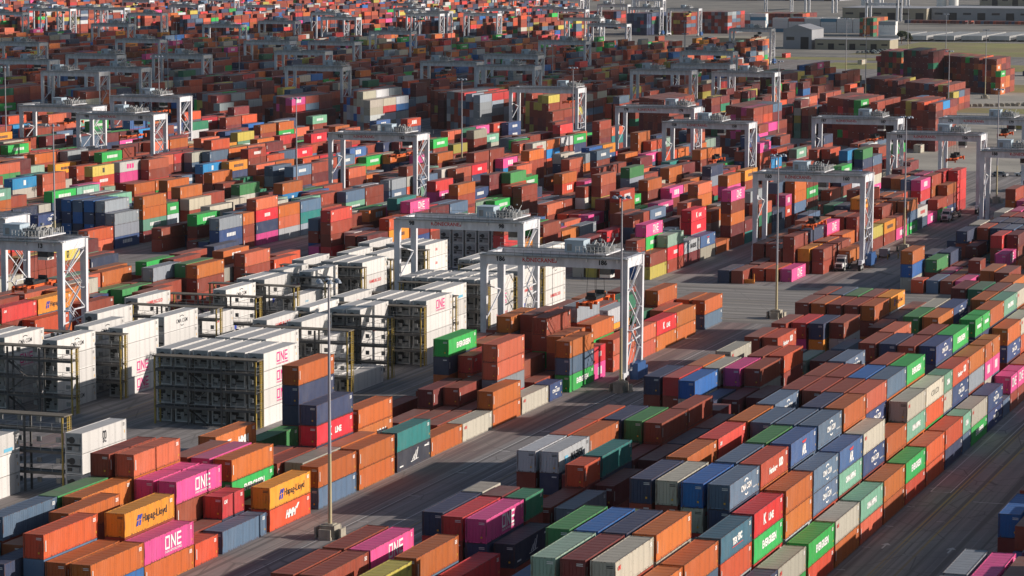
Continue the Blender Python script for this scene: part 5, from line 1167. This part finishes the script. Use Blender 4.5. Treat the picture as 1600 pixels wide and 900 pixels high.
# ------------------------------------------------------------------ trucks, cars, small yard things
def make_truck(x, y, rz, label, load=None):
    r_ = empty('terminal_truck', (x, y, 0), rz)
    b = MB(); b.box(-.5,.5,.3,7.2,.55,.85); b.build('chassis', M['dark_steel'], r_)
    b = MB()   # bonnet, cab, sleeper, in white
    b.box(-.85,.85,.0,1.5,.75,1.75)
    n = len(b.v)
    b.v += [(-1.1,1.5,.75),(1.1,1.5,.75),(1.1,3.9,.75),(-1.1,3.9,.75),(-.95,2.0,2.75),(.95,2.0,2.75),(.95,3.9,3.0),(-.95,3.9,3.0)]
    for f in ((4,5,6,7),(0,1,5,4),(1,2,6,5),(2,3,7,6),(3,0,4,7)): b.f.append(tuple(n+i for i in f)); b.m.append(0); b.c.append(None)
    b.box(-.98,.98,2.6,3.9,3.0,3.25)
    cb = b.build('cab', M['white_paint'], r_)
    b = MB(); b.quad((-.88,1.62,1.95),(.88,1.62,1.95),(.82,1.92,2.62),(-.82,1.92,2.62)); b.build('windscreen', M['glass'], cb)
    for s in (-1, 1):
        b = MB(); xx = s*1.085; b.quad((xx,2.0,1.8),(xx,2.9,1.8),(xx*.92,2.9,2.6),(xx*.92,2.15,2.6)); b.build('side_window', M['glass'], cb)
        b = MB(); b.box(s*.72-.15, s*.72+.15, -.03, .02, .95, 1.2); b.build('headlight', M['lamp'], cb)
        b = MB(); b.box(s*1.25-.08, s*1.25+.08, 1.7, 1.85, 1.7, 2.3); b.build('mirror', M['dark_steel'], cb)
    b = MB(); b.box(-.6,.6,-.04,.0,.85,1.6); b.build('grille', M['dark_steel'], cb)
    b = MB(); b.box(-1.15,1.15,-.12,.1,.45,.75); b.build('bumper', M['dark_steel'], r_)
    for (px, py) in ((-1.0,.9),(1.0,.9),(-1.0,5.2),(1.0,5.2),(-1.0,6.4),(1.0,6.4)):
        b = MB(); b.tube((px-.18,py,.5),(px+.18,py,.5),.5,n=14); b.tube((px-.2,py,.5),(px+.2,py,.5),.24,n=10,mi=1); b.build('wheel', [M['rubber'], M['white_paint']], r_)
    b = MB(); b.box(-.55,-.4,5.0,17.5,1.1,1.35); b.box(.4,.55,5.0,17.5,1.1,1.35)
    for py in (5.0, 8, 11, 14, 17.3): b.box(-1.2,1.2,py,py+.2,1.1,1.3)
    tr = b.build('trailer', M['dark_steel'], r_)
    for (px, py) in ((-1.0,14.5),(1.0,14.5),(-1.0,15.8),(1.0,15.8)):
        b = MB(); b.tube((px-.18,py,.5),(px+.18,py,.5),.5,n=14); b.build('wheel', M['rubber'], tr)
    tag(r_, label, 'truck', 'white terminal trucks')
    if load:
        c = make_container(x + load[1], y+5.2, 1.36, load[0], False)
        tag(c, 'orange brown container riding on the white truck under crane 160', 'container', 'shipping containers stacked in the yard')
make_truck(-137.6, 600.5, 0, 'white truck carrying an orange container beside crane 160', ('o', 0))
make_truck(-260.6, 606, 0, 'white truck with empty trailer left of the white reefers')
make_truck(-137.2, 716, 0, 'white truck waiting under the crane at the right edge')
make_truck(-118, 857, 0.6, 'white truck with green cab skirt by the upper right parking area')

def make_car(x, y, rz, label, paint, pick=False):
    r_ = empty('parked_car', (x, y, 0), rz)
    b = MB(); b.box(-.88,.88,0,4.7,.35,.95); n = len(b.v)
    ya, yb = (.9, 3.0) if pick else (.9, 4.3)
    b.v += [(-.84,ya,.95),(.84,ya,.95),(.84,yb,.95),(-.84,yb,.95),(-.68,ya+.6,1.55),(.68,ya+.6,1.55),(.68,yb-.4,1.55),(-.68,yb-.4,1.55)]
    for f in ((4,5,6,7),(0,1,5,4),(1,2,6,5),(2,3,7,6),(3,0,4,7)): b.f.append(tuple(n+i for i in f)); b.m.append(1 if f != (4,5,6,7) else 0); b.c.append(None)
    b.build('body', [paint, M['glass']], r_)
    for (px, py) in ((-.8,.9),(.8,.9),(-.8,3.8),(.8,3.8)):
        b = MB(); b.tube((px-.12,py,.34),(px+.12,py,.34),.34,n=10); b.build('wheel', M['rubber'], r_)
    return tag(r_, label, 'car', 'cars parked in the port')
M['dark_paint'] = plain('dark_vehicle_paint', (.03,.035,.05), .3, 0, .1); M['red_paint'] = plain('red_vehicle_paint', (.4,.03,.03), .3, 0, .1)
M['grey_paint'] = plain('grey_vehicle_paint', (.3,.31,.33), .3, 0, .1)
make_car(-140.5, 866, 1.2, 'white pickup parked between cranes at the upper right', M['white_paint'], True)
make_car(-138, 884, 1.4, 'white sedan behind the white pickup at the upper right', M['white_paint'])
make_car(-146.5, 862, 1.3, 'grey car left of the white pickup at the upper right', M['grey_paint'])
make_car(-312, 935, 1.5, 'white pickup in front of the red and yellow empties', M['white_paint'], True)
cr_ = random.Random(4)
proto_c = []
cars = []
for i in range(46):
    pass
cp = {k: None for k in ('white', 'dark', 'red', 'grey')}
spots = []
for i in range(46):
    row = i // 12; spots.append((-396+2.9*(i % 12)+cr_.uniform(-.3,.3)+row*1.5, 1772+row*15+cr_.uniform(-1,1)))
for i, (x, y) in enumerate(sorted(spots)):
    k = cr_.choice(('white', 'dark', 'dark', 'grey', 'grey', 'red'))
    lab = '%s car in the far car park, %s from the left of the lot' % (k, (ORD+['twenty-ninth','thirtieth','thirty-first','thirty-second','thirty-third','thirty-fourth','thirty-fifth','thirty-sixth','thirty-seventh','thirty-eighth','thirty-ninth','fortieth','forty-first','forty-second','forty-third','forty-fourth','forty-fifth','forty-sixth'])[i+1])
    if cp[k] is None: cp[k] = make_car(x, y, cr_.uniform(-.1,.1), lab, M[k+'_paint']); kids_of(cp[k])
    else: c = copy_tree(cp[k]); c.location = (x, y, 0); c['label'] = lab

r_ = empty('road_barrier', (-152.6, 573.5, 0))
b = MB(); b.box(0,3.6,-.25,.25,.0,.85); b.box(0,3.6,-.35,.35,0,.3); b.build('barrier_body', M['barrier_orange'], r_)
b = MB(); b.box(3.35,3.6,-.1,.1,.85,2.0); b.build('marker_post', M['barrier_orange'], r_)
tag(r_, 'orange barrier with upright marker before the red containers on the aisle', 'barrier')
r_ = empty('portable_generator', (-134.4, 632, 0))
b = MB(); b.box(-1.0,1.0,-1.2,1.2,.5,2.0); b.box(-.6,.6,-2.2,-1.2,.45,.6); b.build('housing', M['grey_paint'], r_)
for px in (-1.05, 1.05):
    b = MB(); b.tube((px-.12,0,.4),(px+.12,0,.4),.4,n=12); b.build('wheel', M['rubber'], r_)
tag(r_, 'grey wheeled generator trailer by the light pole right of crane 160', 'generator')
bp = None
for i, (x, y) in enumerate(((-134.8, 627), (-132.7, 627.5), (-131.0, 630.5))):
    b = MB(); b.tube((0,0,0),(0,0,1.1),.13,n=10); b.tube((0,0,1.1),(0,0,1.2),.13,.03,n=10)
    o = b.build('bollard', M['yellow_post'], None, loc=(x, y, 0))
    tag(o, 'yellow bollard around the generator trailer, %s from the left' % ORD[i+1], 'bollard', 'yellow bollards by the generator')

# container stack of concrete blocks (upper right)
blk = None
for i in range(34):
    t = i/34
    x = -226+ 34*t + cr_.uniform(-.4,.4); y = 1222 + 36*t*(1 if i % 2 else .6) + cr_.uniform(-2,2)
    if blk is None:
        b = MB(); b.box(-.8,.8,-.4,.4,0,1.0); b.box(-.6,.6,-.3,.3,1.0,1.12); blk = b.build('concrete_block', M['concrete']); c = blk
    else: c = blk.copy(); COL.objects.link(c)
    c.location = (x, y, 0)
    tag(c, 'pale concrete block in the scattered row at the upper right', 'concrete block', 'scattered concrete blocks')

# ------------------------------------------------------------------ far buildings
M['shed_wall'] = plain('shed_grey_cladding', (.30,.31,.34), .6, 0, .15, .05)
M['shed_roof'] = plain('shed_pale_roof', (.40,.40,.42), .6, 0, .15, .05)
M['tan_wall'] = plain('tan_masonry', (.36,.32,.24), .8, 0, .15, .1)
M['dark_open'] = plain('dark_doorway', (.02,.02,.022), .9, 0, .1)
def building(name, x0, x1, y0, y1, h, label, roof='flat', wall='tan_wall', top='shed_roof', bays=5, cat='building'):
    r_ = empty(name, ((x0+x1)/2, y0, 0)); w = (x1-x0)/2; d = y1-y0
    b = MB(); b.box(-w, w, 0, d, 0, h, bottom=False); b.build('wall', M[wall], r_)
    b = MB()
    if roof == 'gable':
        r0 = h+.02; r1 = h+w*.32
        b.v += [(-w-.5,-.5,r0),(0,-.5,r1),(w+.5,-.5,r0),(-w-.5,d+.5,r0),(0,d+.5,r1),(w+.5,d+.5,r0)]
        b.f += [(0,1,4,3),(1,2,5,4),(0,2,1),(3,4,5)]; b.m += [0]*4; b.c += [None]*4
    else:
        b.box(-w-.4, w+.4, -.4, d+.4, h+.01, h+.5)
    b.build('roof', M[top], r_)
    for i in range(bays):
        cx = -w+(i+.5)*2*w/bays; ww = 2*w/bays*.28
        b = MB(); b.box(cx-ww, cx+ww, -.12, -.02, 0 if i % 2 else h*.45, h*.62); b.build('door' if i % 2 else 'window', M['dark_open'] if i % 2 else M['glass'], r_)
    tag(r_, label, cat)
building('warehouse', -505, -200, 2556, 2640, 10.4, 'long low grey warehouse along the upper right horizon', 'flat', 'shed_wall', 'shed_roof', 24)
building('warehouse', -583, -507, 2544, 2620, 10, 'tan warehouse end left of the long grey one', 'flat', 'tan_wall', 'shed_roof', 6)
building('workshop', -460, -441, 1837, 1870, 12.5, 'grey gabled workshop in front of the white container stacks', 'gable', 'shed_wall', 'shed_wall', 2)
building('office_building', -438, -389, 1834, 1860, 6.3, 'low tan building right of the gabled workshop', 'flat', 'tan_wall', 'shed_roof', 7)
building('office_building', -497, -462, 1762, 1800, 8.5, 'long tan building left of the gabled workshop', 'flat', 'tan_wall', 'tan_wall', 6)
building('office_building', -566, -500, 3129, 3180, 12, 'greenish hall on the upper right horizon', 'flat', 'tan_wall', 'shed_roof', 6)
building('warehouse', -900, -760, 3300, 3380, 14, 'grey shed on the horizon above the centre', 'gable', 'shed_wall', 'shed_roof', 6)
building('warehouse', -1500, -1330, 3050, 3120, 12, 'blue-grey shed at the upper left corner', 'gable', 'shed_wall', 'shed_roof', 6)
silo = None
for i, x in enumerate((-678, -664, -596, -583, -480, -466, -452)):
    b = MB(); b.tube((0,0,0),(0,0,14),5.2,n=24); b.tube((0,0,14),(0,0,16.5),5.2,.8,n=24)
    o = b.build('storage_tank', M['white_paint'], None, loc=(x, 3070, 0))
    tag(o, 'white storage tank on the right horizon, %s from the left' % ORD[i+1], 'tank', 'white tanks on the horizon')
# white trailers parked in long rows, white container stacks beyond the workshop
M['trailer_roof'] = plain('white_trailer_sheet', (.55,.55,.54), .5, 0, .15, .3)
tp = None; idx = 0
lots = []
for k in range(8):
    for i in range(24):
        lots.append((-432+20.5*k*.9, 2000+4.1*i+k*5))
for i, (x, y) in enumerate(sorted(lots)):
    if tp is None:
        r_ = empty('parked_trailer', (x, y, 0))
        b = MB(); b.box(0,14.6,-1.25,1.25,1.1,4.1); b.build('box_body', M['trailer_roof'], r_)
        b = MB(); b.box(1,2.6,-1.1,1.1,0,1.1); b.box(12,12.2,-1,1,0,1.1); b.build('wheels', M['rubber'], r_)
        tp = r_; kids_of(tp); c = tp
    else: c = copy_tree(tp); c.location = (x, y, 0)
    tag(c, 'white trailer parked in the long rows at the upper right', 'trailer', 'white trailers parked in rows')
wst = MB(); wr2 = random.Random(8)
for (xa, xb, y, T) in ((-600,-556,2190,5),(-552,-478,2170,4),(-436,-424,2016,5),(-545,-500,2200,4)):
    x = xa
    while x < xb-10:
        for k in range(T):
            for d in range(3): wst.box(x, x+12.19, y+2.6*d, y+2.6*d+2.44, 2.7*k, 2.7*k+2.6, 0, (.80,.80,.79) if wr2.random() < .8 else wr2.choice(((.5,.05,.03),(.05,.25,.4),(.3,.33,.36))), bottom=False)
        x += 12.6
o = wst.build('white_container_wall', M['stuff'], colattr=True)
tag(o, 'wall of white stacked containers behind the gabled workshop', 'containers', None, 'stuff')

# loose boxes and trailers on the open ground at the upper right
cl = random.Random(41)
for i in range(26):
    x = cl.uniform(-235, -150); y = cl.choice((cl.uniform(905, 1150), cl.uniform(1420, 1700), cl.uniform(1420, 1700)))
    if y > 1300: x = cl.uniform(-430, -200)
    c = make_container(x, y, 0, cl.choice('rroqnsElbkyw'), cl.random() < .4); c.rotation_euler = (0, 0, cl.choice((0, 0, 1.57, .9, 1.2)))
    tag(c, 'single container set down on the open ground, number %d counting away from the camera side' % (i+1), 'container', 'loose containers on the open ground')

# grass and the far woodland
M['leaf'] = plain('dark_green_foliage', (.045,.07,.025), .8, 0, .5, .3)
for (x0, x1, y0, y1) in ((-470, -330, 1672, 1712), (-700, -560, 1700, 1752), (-400, -180, 1760, 1990), (-905, -840, 1600, 1690), (-262, -215, 1345, 1420), (-250, -190, 1180, 1215), (-380, -170, 1560, 1640)):
    sheet('grass', x0, x1, y0, y1, 0.02, M['grass'], 'stuff')
sheet('road', -700, 100, 1716, 1730, 0.03, M['asphalt'])
sheet('road', -330, -160, 1645, 1657, 0.03, M['aisle'])
def crown(b, x, y, z, r, n, rd):
    for _ in range(n):
        a, e = rd.uniform(0, 6.28), rd.uniform(-.6, 1.4); q_ = r*rd.uniform(.5, 1)
        cx, cy, cz = x+q_*math.cos(a)*math.cos(e), y+q_*math.sin(a)*math.cos(e), z+q_*.8*math.sin(e)
        s = rd.uniform(.35, .8); t = rd.uniform(0, 3.1)
        b.quad((cx-s*math.cos(t),cy-s*math.sin(t),cz-s*.4),(cx+s*math.cos(t),cy+s*math.sin(t),cz-s*.3),(cx+s*.7*math.cos(t),cy+s*.7*math.sin(t),cz+s*.6),(cx-s*.8*math.cos(t),cy-s*.6*math.sin(t),cz+s*.5))
rd = random.Random(17)
def tree(x, y, h, label):
    r_ = empty('tree', (x, y, 0))
    b = MB(); b.tube((0,0,0),(0,0,h*.5),.25,.14,8)
    for k in range(5):
        a = 1.3*k; b.tube((0,0,h*(.25+.05*k)),(h*.22*math.cos(a),h*.22*math.sin(a),h*.7),.11,.04,6)
    b.build('trunk', M['rust_edge'], r_)
    b = MB()
    for k in range(7): crown(b, rd.uniform(-1,1)*h*.25, rd.uniform(-1,1)*h*.25, h*rd.uniform(.5,.85), h*.26, 90, rd)
    b.build('crown', M['leaf'], r_); tag(r_, label, 'tree', 'trees among the far yards')
for i, (x, y, h) in enumerate(((-405.5,1950,8.5),(-401,1956,7),(-700,1762,6),(-640,1760,5.5),(-893,1640,5),(-880,1650,4.5),(-240,1382,3),(-232,1370,2.6),(-610,1765,5))):
    tree(x, y, h, 'small dark tree among the far yards, %s from a count by list' % ORD[i+1] if False else ('dark bushy tree beside the white container stack, upper right','smaller bush right of the dark bushy tree','bush on the grass strip above centre','second bush on the grass strip above centre','yellow-green bush in the upper left yard','small bush right of the upper left bush','low bush by the concrete blocks','lowest bush by the concrete blocks','bush right of the grass strip above centre')[i])
b = MB()
for i in range(900):
    x = rd.uniform(-2100, 0); y = rd.uniform(3650, 3900); crown(b, x, y, rd.uniform(6, 13), 9, 14, rd)
bb = b.v
o = b.build('woodland', M['leaf']); o.scale = (1,1,1); tag(o, 'dark woodland belt along the horizon', 'woodland', None, 'stuff')
sheet('water', -3500, -1480, 2500, 3600, 0.05, plain('grey_blue_water', (.05,.09,.14), .15, 0, .2, .02))

# a bank of cloud high to the right of the view: its shadow lies over the distant yards
def cloud_bank():
    b = MB(); rc = random.Random(12); H0 = 620
    off = H0/math.tan(SUN_EL); ox, oy = off*math.sin(SUN_AZ), off*math.cos(SUN_AZ)
    for i in range(48):
        t = rc.random()
        y = rc.uniform(1010, 1700); x = rc.uniform(-1600, -390 if y < 1400 else -520)
        r = rc.uniform(55, 110); cz = H0+rc.uniform(-25, 60)
        px, py = x+ox+(cz-H0)/math.tan(SUN_EL)*math.sin(SUN_AZ), y+oy
        k = len(b.v); nl, na = 7, 12
        for a in range(nl+1):
            ph = math.pi*a/nl
            for c in range(na):
                th = 2*math.pi*c/na; q = 1+rc.uniform(-.10, .10)
                b.v.append((px+r*q*math.sin(ph)*math.cos(th), py+r*q*math.sin(ph)*math.sin(th), cz+r*.45*q*math.cos(ph)))
        for a in range(nl):
            for c in range(na):
                d = (c+1) % na; b.f.append((k+a*na+c, k+a*na+d, k+(a+1)*na+d, k+(a+1)*na+c)); b.m.append(0); b.c.append(None)
    o = b.build('clouds', plain('cloud_white', (.85,.85,.87), 1.0, 0, .02, .01)); o['kind'] = 'structure'
    for p_ in o.data.polygons: p_.use_smooth = True
cloud_bank()

# thin haze over the whole port
b = MB(); b.box(-4200, 1400, -150, 4600, -1.5, 74)
hm = bpy.data.materials.new('haze_air'); hm.use_nodes = True
hn = hm.node_tree; hn.nodes.remove(hn.nodes['Principled BSDF'])
pv = hn.nodes.new('ShaderNodeVolumePrincipled'); pv.inputs['Color'].default_value = (.80, .84, .92, 1)
pv.inputs['Density'].default_value = 0.00002; pv.inputs['Anisotropy'].default_value = 0.2
hn.links.new(pv.outputs[0], hn.nodes['Material Output'].inputs['Volume'])
o = b.build('haze', hm); o['kind'] = 'stuff'
